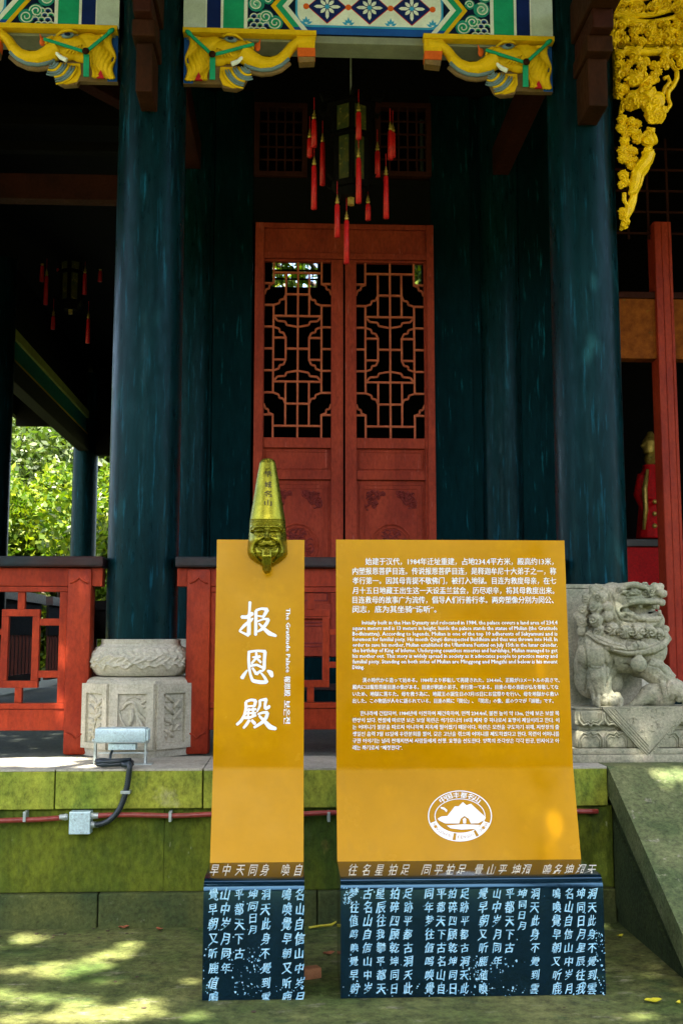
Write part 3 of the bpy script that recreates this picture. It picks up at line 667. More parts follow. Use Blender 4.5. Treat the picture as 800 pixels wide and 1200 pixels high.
# ================================================================== ELEPHANT BRACKETS
K4 = UPX / 4
def elephant(x0, sg, label):
    zt = ZB - .001 if True else 0
    zt = ZB - .0
    f = lambda X_, Y_, d=0: Vector((x0 + sg * (X_ - 55) * K4, 7.13 - d, zt - (Y_ - 163) * K4))
    def pr(pts, d0, d1, mat, nm, bev=.003, parent=None):
        return MB().prism(pts, lambda u, w, d: f(u, w, d0 + d), d1 - d0, bev).build(nm, M[mat], parent, True)
    root = pr([(55, 164), (668, 164), (668, 187), (55, 187)], 0, .10, 'p_yellow', 'elephant_bracket', .004, hall); root['label'] = label
    pr([(57, 188), (100, 188), (112, 230), (100, 300), (112, 350), (100, 412), (57, 412)], .0, .03, 'p_blue', 'back_board', .002, root)
    pr([(55, 413), (230, 413), (240, 430), (300, 436), (330, 420), (350, 380), (330, 330), (240, 300), (120, 300), (60, 380)], -.02, .028, 'underside', 'bracket_board', .002, root)
    # head
    b = MB(); K = K4
    def ball(X_, Y_, d, rx, rz, ry, a=0, bb=None): (bb or b).ball(f(X_, Y_, d), (rx * K, ry, rz * K), (0, sg * a, 0))
    ball(190, 235, .05, 72, 48, .045); ball(250, 250, .055, 80, 45, .05, -.1); ball(320, 245, .055, 52, 40, .045); ball(215, 285, .04, 60, 45, .04); ball(290, 280, .05, 62, 40, .04, -.3)
    ball(150, 225, .04, 40, 35, .04)
    b.blob('head', M['p_yellow'], root, .006, 3)
    b = MB()
    tr = [(330, 270), (370, 300), (415, 318), (460, 316), (500, 298), (530, 268), (552, 235), (580, 212), (620, 205), (650, 205)]
    b.tube([f(x, y, .055) for x, y in tr], [46 * K, 40 * K, 34 * K, 30 * K, 27 * K, 25 * K, 24 * K, 26 * K, 30 * K, 32 * K], 12)
    b.blob('trunk', M['p_yellow'], root, .006, 3)
    b = MB(); b.tube([f(x, y + r, .06) for (x, y), r in zip([(340, 292), (380, 312), (415, 322), (460, 320), (503, 303), (540, 270)], (32, 30, 27, 25, 22, 20))], [11 * K] * 6, 8); b.build('trunk_edge', M['p_slate'], root, 'all')
    b = MB(); b.tube([f(x, y + r, .035) for (x, y), r in zip([(330, 300), (380, 322), (415, 332), (460, 330), (506, 313), (545, 280)], (36, 34, 30, 28, 25, 23))], [13 * K] * 6, 8); b.build('trunk_board', M['underside'], root, 'all')
    pr([(575, 188), (664, 188), (660, 246), (585, 246)], .01, .088, 'p_yellow', 'trunk_block', .008, root)
    pr([(580, 248), (663, 248), (664, 288), (585, 290)], .01, .094, 'p_orange', 'trunk_tip', .008, root)
    pr([(586, 291), (662, 289), (660, 312), (590, 318)], .01, .088, 'underside', 'tip_board', .006, root)
    b = MB()
    for k in range(4): b.tube([f(212 + k * 13, 262 + k * 6, .098), f(225 + k * 15, 285, .103), f(238 + k * 16, 305, .094)], [3 * K, 5 * K, 3 * K], 6)
    b.tube([f(235, 205, .1), f(262, 196, .108), (f(300, 200, .105)), f(330, 222, .1)], [4 * K, 8 * K, 8 * K, 4 * K], 7); b.tube([f(345, 225, .098), f(368, 240, .1), f(378, 262, .092)], [5 * K, 9 * K, 5 * K], 7)
    for k in range(9): b.tube([f(400 + k * 17, 295 + 6 * math.sin(k * .7) - max(0, k - 5) * 11, .088), f(405 + k * 17, 318 + 6 * math.sin(k * .7) - max(0, k - 5) * 12, .088)], [2.5 * K, 3 * K], 5)
    b.build('face_fold', M['p_yellow'], root, 'all')['kind'] = 'stuff'
    # mane / ear
    b = MB(); rnd = random.Random(3)
    for k in range(6):
        xs = 85 + k * 14
        pts = [f(xs + 12 * math.sin(t * 1.9 + k * .4) + (t * (k - 2.5) * 1.2), 195 + t * 42, .05 + .008 * math.sin(t * 2 + k)) for t in [i * .5 for i in range(11)]]
        b.tube(pts, [(9 + 3 * math.sin(i * .9 + k)) * K for i in range(11)], 7)
    b.blob('mane', M['p_yellow'], root, .005, 2)
    pr([(112, 408), (128, 370), (146, 408)], .05, .068, 'p_red', 'red_tuft', .002, root)
    # jaw with swirling stripes
    pr([(225, 330), (345, 330), (352, 365), (340, 400), (318, 425), (285, 432), (238, 418), (222, 380)], .0, .035, 'p_yellow', 'jaw', .006, root)
    for k in range(9):
        r0 = 22 + k * 12.5; a0, a1 = (185, 285) if k < 5 else (190, 258)
        pts = [f(358 + r0 * math.cos(a), 330 - r0 * math.sin(a) * .88, .052 - .0015 * k + .006 * math.sin(i * .6)) for i, a in enumerate([R_(a0 + (a1 - a0) * i / 12) for i in range(13)])]
        MB().tube(pts, [7.0 * K * (.35 + .65 * math.sin(math.pi * (i + 1) / 14)) for i in range(13)], 7).build('jaw_swirl', M['p_slate' if k % 3 != 2 else 'p_yellow'], root, 'all')
    MB().tube([f(x, y, .094) for x, y in ((278, 338), (305, 326), (325, 306), (337, 285))], [12 * K, 11 * K, 8 * K, 3 * K], 8).blob('tusk', M['white'], root, .004, 3)
    # eye
    MB().ball(f(275, 224, .112), (30 * K, .016, 14 * K), (0, sg * .15, 0)).build('eyelid', M['p_slate'], root, 'all')
    MB().ball(f(275, 224, .127), (15 * K, .006, 8 * K)).build('eye', M['p_dark'], root, 'all')
    # harness
    MB().bar(f(75, 185, .092), f(190, 300, .112), 15 * K, .012, bev=.002).build('strap', M['p_green'], root)
    MB().bar(f(195, 302, .112), f(382, 248, .122), 14 * K, .012, bev=.002).build('strap', M['p_green'], root)
    MB().bar(f(192, 305, .088), f(192, 408, .075), 26 * K, .012, bev=.002).build('strap', M['p_green'], root)
    MB().ball(f(192, 300, .118), (17 * K, .012, 17 * K)).build('harness_knot', M['brown'], root, 'all')
    MB().ball(f(82, 192, .10), (20 * K, .012, 12 * K), (0, sg * .7, 0)).build('harness_knot', M['p_green'], root, 'all')
    MB().ball(f(397, 238, .06), (14 * K, .012, 22 * K)).tube([f(400, 235, .06), f(410, 200, .06)], [8 * K, 2 * K], 6).build('flame', M['p_orange'], root, 'all')
    return root
eL = elephant(aY(215, 75, 7.1).x, 1, 'yellow elephant head bracket on the right side of the left column, trunk pointing right')
eR = elephant(aY(647, 80, 7.1).x, -1, 'yellow elephant head bracket left of the right column, trunk pointing left')
e3 = copy_tree(eR, hall); e3.location.x += SH_L; e3['label'] = 'yellow elephant head bracket left of the left column, cropped by the picture edge'

# brown bracket arms on the column fronts
for (pxa, pxb, pb_, xx) in ((156, 183, 107, PX[1]), (684, 714, 124, PX[2])):
    Yb = 6.72; z0 = aY((pxa + pxb) / 2, pb_, Yb).z; x0 = aY(pxa, 60, Yb).x; x1 = aY(pxb, 60, Yb).x
    o = MB().box(x0 + .02, x1 - .02, Yb, 7.02, z0, z0 + .34, .012).build('bracket_arm', M['brown'], hall, label=('dark brown carved bracket arm on the left column' if xx < 0 else 'dark brown carved bracket arm on the right column'))
    bx('arm_block', M['brown'], o, x0, x1, Yb - .08, 7.02, z0 + .341, z0 + .46, .015)
    bx('arm_block', M['dimred'], o, x0 + .015, x1 - .015, Yb - .16, 7.02, z0 + .461, z0 + .60, .015)
    bx('arm_block', M['brown'], o, x0 - .01, x1 + .01, Yb - .5, 7.02, z0 + .601, z0 + .9, .015)

# ================================================================== GOLD CARVED DRAGON BRACKET
g7 = lambda X_, Y_, v=0: aY(700 + X_ / 8, Y_ / 8, 7.08) + Vector((0, -v, 0))
g8 = lambda X_, Y_, v=0: g7(X_, Y_ + 1040, v)
KG = (g7(800, 300) - g7(0, 300)).x / 800
b = MB()
GB = []
def gb(X_, Y_, r, v=.03, f=g7, sq=.7): GB.append((700 + X_ / 8, (Y_ + (1040 if f is g8 else 0)) / 8, r / 8)); b.ball(f(X_, Y_, v), (r * KG, r * KG * sq, r * KG), sub=2)
def gt(pts, rs, v=.03, f=g7, n=8):
    b.tube([f(p[0], p[1], p[2] if len(p) > 2 else v) for p in pts], [r * KG for r in (rs if isinstance(rs, (list, tuple)) else [rs] * len(pts))], n)
# frame
for (X0, X1, Y0, Y1, v) in ((112, 175, -420, 470, .03), (112, 2600, 400, 478, .03), (112, 2600, -420, -340, .03), (145, 215, 470, 900, .03)):
    p0 = g7(X0, Y0); p1 = g7(X1, Y1); b.box(p0.x, p1.x, 7.06, 7.12, p1.z, p0.z)
rnd = random.Random(11)
for (y0, n) in ((60, 8), (240, 8), (330, 9), (390, 9), (-120, 9), (-250, 9)):
    for k in range(n * 3):
        gb(140 + k * 85 + rnd.uniform(-25, 25), y0 + rnd.uniform(-25, 25), rnd.uniform(38, 62), rnd.uniform(.02, .05))
for (y0, a, th) in ((95, .06, 26), (150, -.05, 30), (200, .02, 22), (280, .05, 20), (20, .0, 34), (-60, .1, 30), (-190, -.1, 30), (-310, 0, 34)):
    gt([(130 + k * 90, y0 + 32 * math.sin(k * .75 + y0) + a * k * 60, .04) for k in range(27)], th)
gt([(700, 150, .06), (780, 190, .07), (900, 180, .07), (1000, 120, .07), (1150, 90, .07), (1300, 150, .07), (1500, 200, .07), (1700, 130, .07), (2000, 100, .07)], [40, 60, 70, 75, 75, 70, 60, 50, 20])
# lower hanging part
gt([(220, 500), (330, 500), (450, 510), (560, 500), (700, 520), (780, 560), (790, 620), (740, 650)], [40, 45, 40, 40, 50, 55, 45, 30])
for (X_, Y_, r) in ((320, 530, 58), (190, 540, 50), (190, 620, 50), (240, 690, 55), (185, 740, 45), (180, 860, 48), (235, 850, 55), (190, 920, 40), (350, 600, 45), (420, 610, 50), (390, 660, 50), (510, 640, 50), (540, 700, 45),
                    (500, 760, 60), (600, 560, 45), (590, 620, 45), (620, 660, 30), (740, 540, 55), (760, 610, 50), (450, 800, 55), (320, 770, 85), (400, 720, 40), (280, 620, 40)):
    gb(X_, Y_, r, rnd.uniform(.03, .06))
gt([(230, 780, .07), (300, 840, .08), (380, 830, .08), (430, 770, .07), (410, 720, .06)], 22)
gt([(640, 590), (680, 640), (720, 690), (720, 760), (690, 830), (640, 890), (640, 950), (660, 1010), (620, 1070), (540, 1110)], [30, 26, 24, 24, 22, 22, 20, 20, 20, 18], .04)
gt([(600, 760), (640, 740), (660, 790), (610, 850), (590, 920)], 20, .03)
# dragon head
gb(430, 930, 110, .05); gb(480, 1010, 110, .06); gb(330, 960, 90, .04); gb(540, 960, 70, .05); gb(500, 1110, 95, .06); gb(430, 945, 45, .10); gb(280, 1010, 60, .04); gb(560, 1080, 60, .05)
gt([(350, 930, .09), (380, 890, .1), (440, 880, .1), (480, 920, .1), (480, 970, .1)], 15); gt([(230, 950), (210, 1040), (200, 1100)], 22)
for k in range(10): gt([(300 + k * 26, 980 + (k % 3) * 12, .085), (310 + k * 26, 1050 + (k % 2) * 30, .1)], [12, 8])
for k in range(8): gt([(420 + k * 24, 1060, .10), (430 + k * 22, 1150, .10), (440 + k * 15, 1210, .08)], [12, 13, 8])
# column of cloud curls and tail
for (X_, Y_, r) in ((210, 100, 50), (210, 180, 55), (290, 130, 45), (350, 140, 48), (250, 240, 45), (300, 220, 50), (340, 240, 55), (230, 310, 48), (330, 300, 30), (210, 400, 50), (270, 390, 60), (320, 400, 42), (215, 470, 50), (270, 480, 52), (330, 480, 35),
                    (290, 540, 42), (220, 630, 52), (240, 690, 48), (210, 710, 40), (460, 290, 80), (470, 220, 45), (210, 960, 36), (220, 1010, 38), (240, 1060, 42), (220, 1090, 30)):
    gb(X_, Y_, r, rnd.uniform(.03, .055), g8)
gt([(390, 260), (330, 290), (370, 330)], [40, 40, 30], .05, g8)
gt([(430, 400, .05), (450, 440, .06), (430, 500, .06), (380, 560, .06), (340, 620, .05), (330, 700, .05), (310, 780, .05), (270, 810, .06)], [55, 60, 60, 58, 55, 50, 40, 20], .05, g8)
gt([(470, 350), (480, 420), (470, 480), (440, 560), (400, 620), (380, 700), (340, 780), (320, 860), (300, 930), (260, 1000), (240, 1090), (200, 1130)], [35, 34, 30, 30, 26, 26, 26, 34, 32, 30, 30, 10], .02, g8)
gt([(230, 790), (230, 860), (260, 920), (290, 860), (310, 820)], 22, .04, g8)
gt([(260, 920), (250, 1000), (215, 1040)], 26, .04, g8)
gx, gz = .0, 0
def gfn(co, no):
    px, py = proj(co); best = np.full(len(co), 9.); val = np.zeros(len(co))
    for (x, y, r) in GB:
        dx = px - x; dy = py - y; q_ = np.hypot(dx, dy) / r; m_ = q_ < best; best[m_] = q_[m_]; val[m_] = np.cos(2 * math.pi * 1.7 * q_[m_] - np.arctan2(dy[m_], dx[m_]) * (1 if int(x) % 2 else -1))
    co = co + no * (val * (best < 1.25) * .006 * (no[:, 1] < .3))[:, None]
    h = np.sin(px * 2.1 + np.sin(py * 1.1) * 2) * np.sin(py * 2.3 + np.cos(px * .9) * 2)
    return co + no * (h * .0013)[:, None]
gold = b.blob('dragon_bracket', M['gilt'], hall, .0042, 1, fn=gfn, label='yellow gilded openwork dragon bracket hanging at the upper right corner')

# ================================================================== RED RAILINGS
def railing(x0, x1, label, tall_x, postL=True, postR=True):
    RYc = 7.14
    t = thing('red_railing', label, 'railing', ((x0 + x1) / 2, RYc, FL), 'red railings between the front columns')
    z = lambda py: aY(90, py, 7.10).z
    hr = MB().box(x0 - .0, x1 + .0, 7.03, 7.25, z(665), z(652.5), .014).build('handrail', M['handrail'], t)
    bx('top_rail', M['rail_red'], t, x0 + .01, x1 - .01, 7.085, 7.19, z(687), z(665.5), .004)
    PW_ = .155; posts = []
    for px_ in ((x0 + .075) if postL else None, (x1 - .075 - PW_) if postR else None):
        if px_ is None: continue
        posts.append(px_)
        b = MB(); n = 8; c_ = Vector((px_ + PW_ / 2, RYc, 0)); zz0, zz1 = FL + .001, z(666.5)
        b.box(px_, px_ + PW_, 7.06, 7.22, zz0, zz1, .02)
        o = b.build('post', M['rail_red'], t, True)
        for (zc, sg) in ((z(680), 1), (z(862), -1)):
            MB().tube([(px_ + .02, 7.058, zc - sg * .02), (px_ + .04, 7.056, zc - sg * .012), (px_ + .06, 7.056, zc), (px_ + PW_ / 2, 7.056, zc + sg * .018), (px_ + PW_ - .06, 7.056, zc), (px_ + PW_ - .04, 7.056, zc - sg * .012), (px_ + PW_ - .02, 7.058, zc - sg * .02)], .006, 6).build('post_carving', M['rail_red'], o, 'all')
    xa = (posts[0] + PW_) if postL else x0; xb = posts[-1] if postR else x1
    bx('bottom_rail', M['rail_red'], t, xa, xb, 7.10, 7.18, z(856), z(831), .005)
    bx('bottom_frame', M['rail_red'], t, xa + .002, xb - .002, 7.09, 7.175, z(830.5), z(824), .003)
    bx('top_frame', M['rail_red'], t, xa + .002, xb - .002, 7.09, 7.175, z(693.5), z(687.5), .003)
    for x in (xa + .002, xb - .052): bx('stile', M['rail_red'], t, x, x + .05, 7.092, 7.17, z(823.8), z(694), .003)
    w = 8 * .00568; Y0, Y1 = 7.105, 7.15
    def lb_(xa_, xb_, za, zb): bx('lattice_bar', M['rail_red'], t, xa_, xb_, Y0 + random.uniform(0, .002), Y1, min(za, zb), max(za, zb), .003)
    A, B = z(806), z(714); C0, D0 = z(783), z(737)
    prev = xa + .052
    ordx = sorted(tall_x)
    for i, c_ in enumerate(ordx):
        hw = .122
        lb_(c_ - hw, c_ + hw, B, B - w); lb_(c_ - hw, c_ + hw, A, A + w); lb_(c_ - hw, c_ - hw + w, A + w + .0005, B - w - .0005); lb_(c_ + hw - w, c_ + hw, A + w + .0005, B - w - .0005)
        lb_(c_ - w / 2, c_ + w / 2, B + .0005, z(694)); lb_(c_ - w / 2, c_ + w / 2, z(823.8), A - .0005)
        if i == 0:
            for zc in (z(729), z(790)): lb_(prev, c_ - hw - .0005, zc - w / 2, zc + w / 2)
        nx = (ordx[i + 1] - hw) if i + 1 < len(ordx) else None
        if nx is not None:   # wide rectangle between two tall ones
            s0, s1 = c_ + hw + .0005, nx - .0005
            lb_(s0, s1, D0, D0 - w * .85); lb_(s0, s1, C0, C0 + w * .85)
            m = (s0 + s1) / 2
            lb_(m - w / 2, m + w / 2, C0 + w, D0 - w)
            for zz_ in (D0, C0):
                pass
            lb_(m - w / 2, m + w / 2, D0 + .0005, z(694)); lb_(m - w / 2, m + w / 2, z(823.8), C0 - .0005)
        else:
            for zc in (z(729), z(790)): lb_(c_ + hw + .0005, xb - .0525, zc - w / 2, zc + w / 2)
    return t
tl = [aY(23, 760, 7.1).x - k * .60 for k in range(4)]
railing(PX[0] + CR, PX[1] - CR, 'red lattice railing with dark handrail left of the front column base', tl)
tm = [aY(364, 760, 7.1).x + k * .60 for k in (-1, 0, 1, 2)]
railing(PX[1] + CR, PX[2] - CR, 'red lattice railing behind the two signs', tm)
# far railing of the gallery (dark, at the back left)
fr2 = thing('far_railing', 'dark low railing at the far end of the gallery seen through the red railing', 'railing', (-2.5, 20.2, FL))
bx('handrail', M['dark'], fr2, -3.7, -1.2, 20.15, 20.3, FL + 1.28, FL + 1.45, 0)
bx('panel', M['dark'], fr2, -3.7, -1.2, 20.2, 20.25, FL + .75, FL + 1.28, 0)
for k in range(14): bx('baluster', M['dimred'], fr2, -3.68 + k * .19, -3.60 + k * .19, 20.18, 20.26, FL + .1, FL + .75, 0)
bx('bottom_rail', M['dimred'], fr2, -3.7, -1.2, 20.17, 20.28, FL + .02, FL + .1, 0)
fr3 = thing('side_railing', 'dark railing running along the left side of the gallery', 'railing', (-3.9, 14, FL))
for a, b_ in ((7.5, 10.05), (10.55, 13.75), (14.25, 16.95), (17.45, 19.95)):
    bx('handrail', M['handrail'], fr3, -3.98, -3.82, a, b_, FL + 1.28, FL + 1.42, 0); bx('bottom_rail', M['dimred'], fr3, -3.94, -3.86, a, b_, FL + .1, FL + .24, 0)
    bx('panel', M['dark'], fr3, -3.92, -3.88, a, b_, FL + .8, FL + 1.28, 0)
    n = int((b_ - a) / .2)
    for k in range(n): y = a + (k + .5) * (b_ - a) / n; bx('baluster', M['dimred'], fr3, -3.92, -3.88, y - .03, y + .03, FL + .24, FL + .8, 0)

# ================================================================== LANTERNS
def lantern(c, label, s=1.0):
    t = thing('palace_lantern', label, 'lantern', c, 'hexagonal palace lanterns with red tassels')
    C_ = Vector(c)
    def hexp(r, z0, z1, nm, mat, r2=None):
        return MB().lathe(C_, [(r * s, z0 * s), ((r2 or r) * s, z1 * s)], 6, R_(30)).build(nm, M[mat], t)
    # z measured from the lantern's middle
    hexp(.20, .10, .14, 'upper_ring', 'dark', .17); hexp(.23, .36, .40, 'top_ring', 'dark', .19); hexp(.06, .40, .47, 'cap', 'dark')
    hexp(.15, -.33, -.29, 'lower_ring', 'dark', .18); hexp(.10, -.40, -.34, 'bottom_ring', 'dark', .14); hexp(.03, -.46, -.40, 'finial', 'gold')
    for tier, (z0, z1, r) in enumerate(((-.285, .095, .125), (.145, .355, .145))):
        for k in range(6):
            th_ = R_(k * 60 + 0); n = Vector((math.cos(th_), math.sin(th_), 0)); tt = Vector((-n.y, n.x, 0)); ap_ = r * .92 * s
            w = r * .5 * s * .78
            b = MB(); p = C_ + n * ap_
            b.prism([(-w, z0 * s), (w, z0 * s), (w, z1 * s), (-w, z1 * s)], lambda u, z_, d: p + tt * u + Vector((0, 0, z_)) + n * d, .006)
            b.build('lantern_panel', M['lampglass'], t)
            pa = C_ + Vector((math.cos(th_ + R_(30)), math.sin(th_ + R_(30)), 0)) * r * 1.06 * s
            MB().bar(pa + Vector((0, 0, z0 * s)), pa + Vector((0, 0, z1 * s)), .05 * s, .03 * s).build('corner_post', M['dark'], t)
    for k in range(6):
        th_ = R_(k * 60 + 30); n = Vector((math.cos(th_), math.sin(th_), 0))
        MB().tube([C_ + n * .12 * s + Vector((0, 0, .40 * s)), C_ + n * .20 * s + Vector((0, 0, .42 * s)), C_ + n * .27 * s + Vector((0, 0, .38 * s)), C_ + n * .30 * s + Vector((0, 0, .43 * s))], [.012 * s, .018 * s, .02 * s, .008 * s], 7).build('arm', M['dark'], t, 'all')
        MB().tube([C_ + n * .13 * s + Vector((0, 0, -.30 * s)), C_ + n * .20 * s + Vector((0, 0, -.27 * s)), C_ + n * .23 * s + Vector((0, 0, -.24 * s))], [.01 * s, .014 * s, .006 * s], 7).build('arm', M['dark'], t, 'all')
    MB().tube([C_ + Vector((0, 0, .46 * s)), C_ + Vector((0, 0, 7.0 - C_.z))], .008, 6).build('cord', M['p_tan'], t)
    return t
def tassel(t, x, y, z0, z1, s=1.0):
    L_ = z0 - z1; r = .0205 * s
    o = MB().lathe((x, y, 0), [(r * .6, z0 - .05 * s), (r, z0 - .065 * s), (r * 1.05, (z0 + z1) / 2), (r * 1.12, z1)], 10).build('tassel', M['tassel'], t, 'all')
    MB().lathe((x, y, 0), [(.003, z0 + .03 * s), (.008 * s, z0), (r * .7, z0 - .01 * s), (r * .5, z0 - .02 * s), (r * .9, z0 - .035 * s), (r * .6, z0 - .05 * s)], 10).build('tassel_bead', M['gold'], o, 'all')
    MB().tube([(x, y, z0 + .025 * s), (x, y, z0 + .14 * s)], .003, 5).build('tassel_string', M['tassel'], o)
LY = 8.5; lc = aY(411, 178, LY)
L1 = lantern(tuple(lc), 'dark hexagonal palace lantern with long red tassels hanging before the lattice doors')
for (px, v, ya, yb) in ((368, -.04, 133, 172), (368, -.04, 187, 245), (378, .2, 160, 217), (420, -.27, 124, 163), (420, -.27, 178, 238), (457, -.02, 146, 187), (460, .02, 148, 184), (452, -.03, 199, 256), (442, .2, 170, 207), (431, .2, 232, 258), (395, -.1, 232, 278), (406, 0, 251, 309), (363, .02, 155, 184)):
    Yt = LY + v; a = aY(px, ya, Yt); c_ = aY(px, yb, Yt); tassel(L1, a.x, Yt, a.z, c_.z)
LY2 = 14.5; lc2 = aY(84, 330, LY2)
L2 = lantern(tuple(lc2), 'dim hexagonal palace lantern hanging deep in the left gallery')
for (px, v, ya, yb) in ((50, 0, 306, 330), (55, -.2, 318, 357), (70, .2, 294, 318), (63, .1, 365, 386), (104, 0, 368, 402), (100, -.1, 315, 345), (118, .2, 312, 330)):
    Yt = LY2 + v; a = aY(px, ya, Yt); c_ = aY(px, yb, Yt); tassel(L2, a.x, Yt, a.z, c_.z, 1.3)

# ================================================================== DEITY, ALTAR IN THE RIGHT BAY
AY = 12.3
q = pbox(738, 800, 632, 641, AY, .5); tb = thing('altar_table', 'black altar table with red front board inside the right bay', 'table', (q[0] + .4, AY + .3, FL))
bx('table_top', M['altar'], tb, q[0] - .5, q[1] + .6, AY - .05, AY + .7, q[4], q[5], .01)
bx('front_board', M['cloth_red'], tb, q[0] - .45, q[1] + .55, AY, AY + .03, FL + .42, q[4] - .001, .004)
bx('plinth', M['altar'], tb, q[0] - .48, q[1] + .58, AY - .02, AY + .6, FL + .001, FL + .419, .004)
for k in range(2): bx('leg', M['altar'], tb, q[0] - .48 + k * 1.9, q[0] - .40 + k * 1.9, AY - .03, AY - .021, FL + .42, q[4] - .002, 0)
# statue: seated robed figure
ds = thing('deity_statue', 'small deity figure in red and gold robes standing on the black altar table', 'statue', tuple(aY(762, 632, AY + .3)))
p = lambda px, py, v=0: aY(px, py, AY + .3) + Vector((0, -v, 0))
KS = .0103
b = MB(); b.ball(p(761, 610), (12 * KS, .12, 22 * KS)).ball(p(761, 585), (11 * KS, .10, 26 * KS)).ball(p(761, 560), (12 * KS, .1, 14 * KS)).tube([p(761, 545), p(761, 632)], [.09, .17], 12)
b.tube([p(752, 556), p(748, 580), p(752, 600, .1), p(759, 588, .14)], [.06, .07, .06, .04], 8).tube([p(771, 556), p(775, 580), p(771, 600, .1), p(764, 588, .14)], [.06, .07, .06, .04], 8)
b.blob('robe', M['cloth_red'], ds, .014, 3)
for s_ in (-1, 1):
    MB().tube([p(761 + s_ * 7, 552, .13), p(761 + s_ * 11, 575, .15), p(761 + s_ * 10, 600, .16), p(761 + s_ * 12, 622, .15)], [.02, .035, .03, .02], 8).build('gold_sash', M['gold'], ds, 'all')
b = MB(); b.ball(p(761, 537), (.075, .08, .10)); b.tube([p(761, 545), p(761, 552)], .04, 8); b.ball(p(761, 538, .08), (.015, .02, .02)); b.blob('head', M['gold'], ds, .012, 2)
MB().tube([p(761, 532), p(761, 518), p(761, 506)], [.085, .10, .03], 10).ball(p(753, 522), .035).ball(p(769, 522), .035).blob('crown', M['gold'], ds, .012, 1)
for k in range(3): MB().ball(p(761, 590 + k * 14, .17), (.03, .02, .03)).build('robe_medallion', M['gold'], ds, 'all')
# ================================================================== SIGNS
def text_prims(body, ex=0.0, res=1):
    cu = bpy.data.curves.new('t', 'FONT'); cu.body = body; cu.resolution_u = res; cu.offset = ex; cu.size = 1
    o = bpy.data.objects.new('t', cu); COL.objects.link(o)
    dg = bpy.context.evaluated_depsgraph_get(); me = bpy.data.meshes.new_from_object(o.evaluated_get(dg))
    bpy.data.objects.remove(o); bpy.data.curves.remove(cu)
    n = len(me.vertices); co = np.empty(n * 3, np.float32); me.vertices.foreach_get('co', co)
    return me, co.reshape(-1, 3).astype(float)
def put_text(body, fn, mat, name, parent, bold=.0, fit=None, nrm=(0, -1, 0), n_=3):
    """fn(u array, v array) -> (n,3) world; bold thickens the strokes by stacking shifted copies a hair apart"""
    me, co = text_prims(body, 0)
    if len(co) == 0: return None
    u, v = co[:, 0], co[:, 1]; W_ = u.max() - u.min()
    sh = [(0, 0)] + ([(bold, 0), (-bold, 0), (0, bold), (0, -bold)][:n_ - 1] if bold else [])
    bm = bmesh.new()
    for k, (du, dv) in enumerate(sh):
        uu_ = (u + du - u.min()) / W_ * fit if fit else u + du
        out = np.asarray(fn(uu_, v + dv), dtype=np.float64) + np.asarray(nrm) * (.00015 * k)
        m2 = me.copy(); m2.vertices.foreach_set('co', out.astype(np.float32).ravel()); bm.from_mesh(m2); bpy.data.meshes.remove(m2)
    bpy.data.meshes.remove(me); me = bpy.data.meshes.new(name); bm.to_mesh(me); bm.free()
    return link(name, me, M[mat], parent)
def aff(a, U_, V_):
    a, U_, V_ = np.array(a), np.array(U_), np.array(V_)
    return lambda u, v: a + np.outer(u, U_) + np.outer(v, V_)
def each(f): return lambda u, v: np.array([f(p_, q_) for p_, q_ in zip(u, v)])
class Sign:
    def __init__(s, name, label, x0, x1, yb, zb0):
        s.t = thing(name, label, 'sign', ((x0 + x1) / 2, 5.25, 0))
        s.x0, s.x1 = x0, x1
        # box of black granite with a rounded front top edge
        Yf, Yk, zt = 5.05, 5.455, .522; r = .055
        prof = [(Yk, 0.002), (Yf, .002), (Yf, zt - r)] + [(Yf + r - r * math.cos(a), zt - r + r * math.sin(a)) for a in [R_(15 * k) for k in range(1, 7)]] + [(Yk, zt)]
        o = MB().prism(prof, lambda u, w, d: Vector((x0 + d, u, w)), x1 - x0).build('granite_base', M['granite'], s.t, True)
        s.base = o
        # bent yellow plate: the foot kicks forward
        zb = aY((240 if x0 < 0 else 400), 900, 5.535).z; zt2 = aY((240 if x0 < 0 else 400), 632.5, 5.61).z
        s.A = Vector((0, 5.425, .5225)); s.B = Vector((0, 5.535, zb)); s.C = Vector((0, 5.60, zt2))
        T = .03; c = Vector((0, T, 0))
        pts = [s.A, s.B - Vector((0, .002, .012)), s.B + Vector((0, .0005, .012)), s.C, s.C + c, s.B + c + Vector((0, 0, .012)), s.B + c - Vector((0, 0, .012)), s.A + c]
        s.panel = MB().prism([(p.y, p.z) for p in pts], lambda u, w, d: Vector((x0 + d, u, w)), x1 - x0, 0).build('yellow_plate', M['yellow'], s.t, True)
        s.nu = (s.C - s.B).cross(Vector((1, 0, 0))).normalized(); s.nl = (s.B - s.A).cross(Vector((1, 0, 0))).normalized()
        if s.nu.y > 0: s.nu = -s.nu
        if s.nl.y > 0: s.nl = -s.nl
    def up(s, px, py, off=.002): return aP(px, py, s.B + s.nu * 0, s.nu) + s.nu * off
    def lo(s, px, py, off=.002): return aP(px, py, s.B + s.nl * 0, s.nl) + s.nl * off
small = Sign('narrow_sign', 'narrow yellow sign with three large white characters and a bronze face mask on top', -.393, .061, 0, 0)
big = Sign('wide_sign', 'wide yellow information sign with white text in four languages on a black base', .226, 1.430, 0, 0)

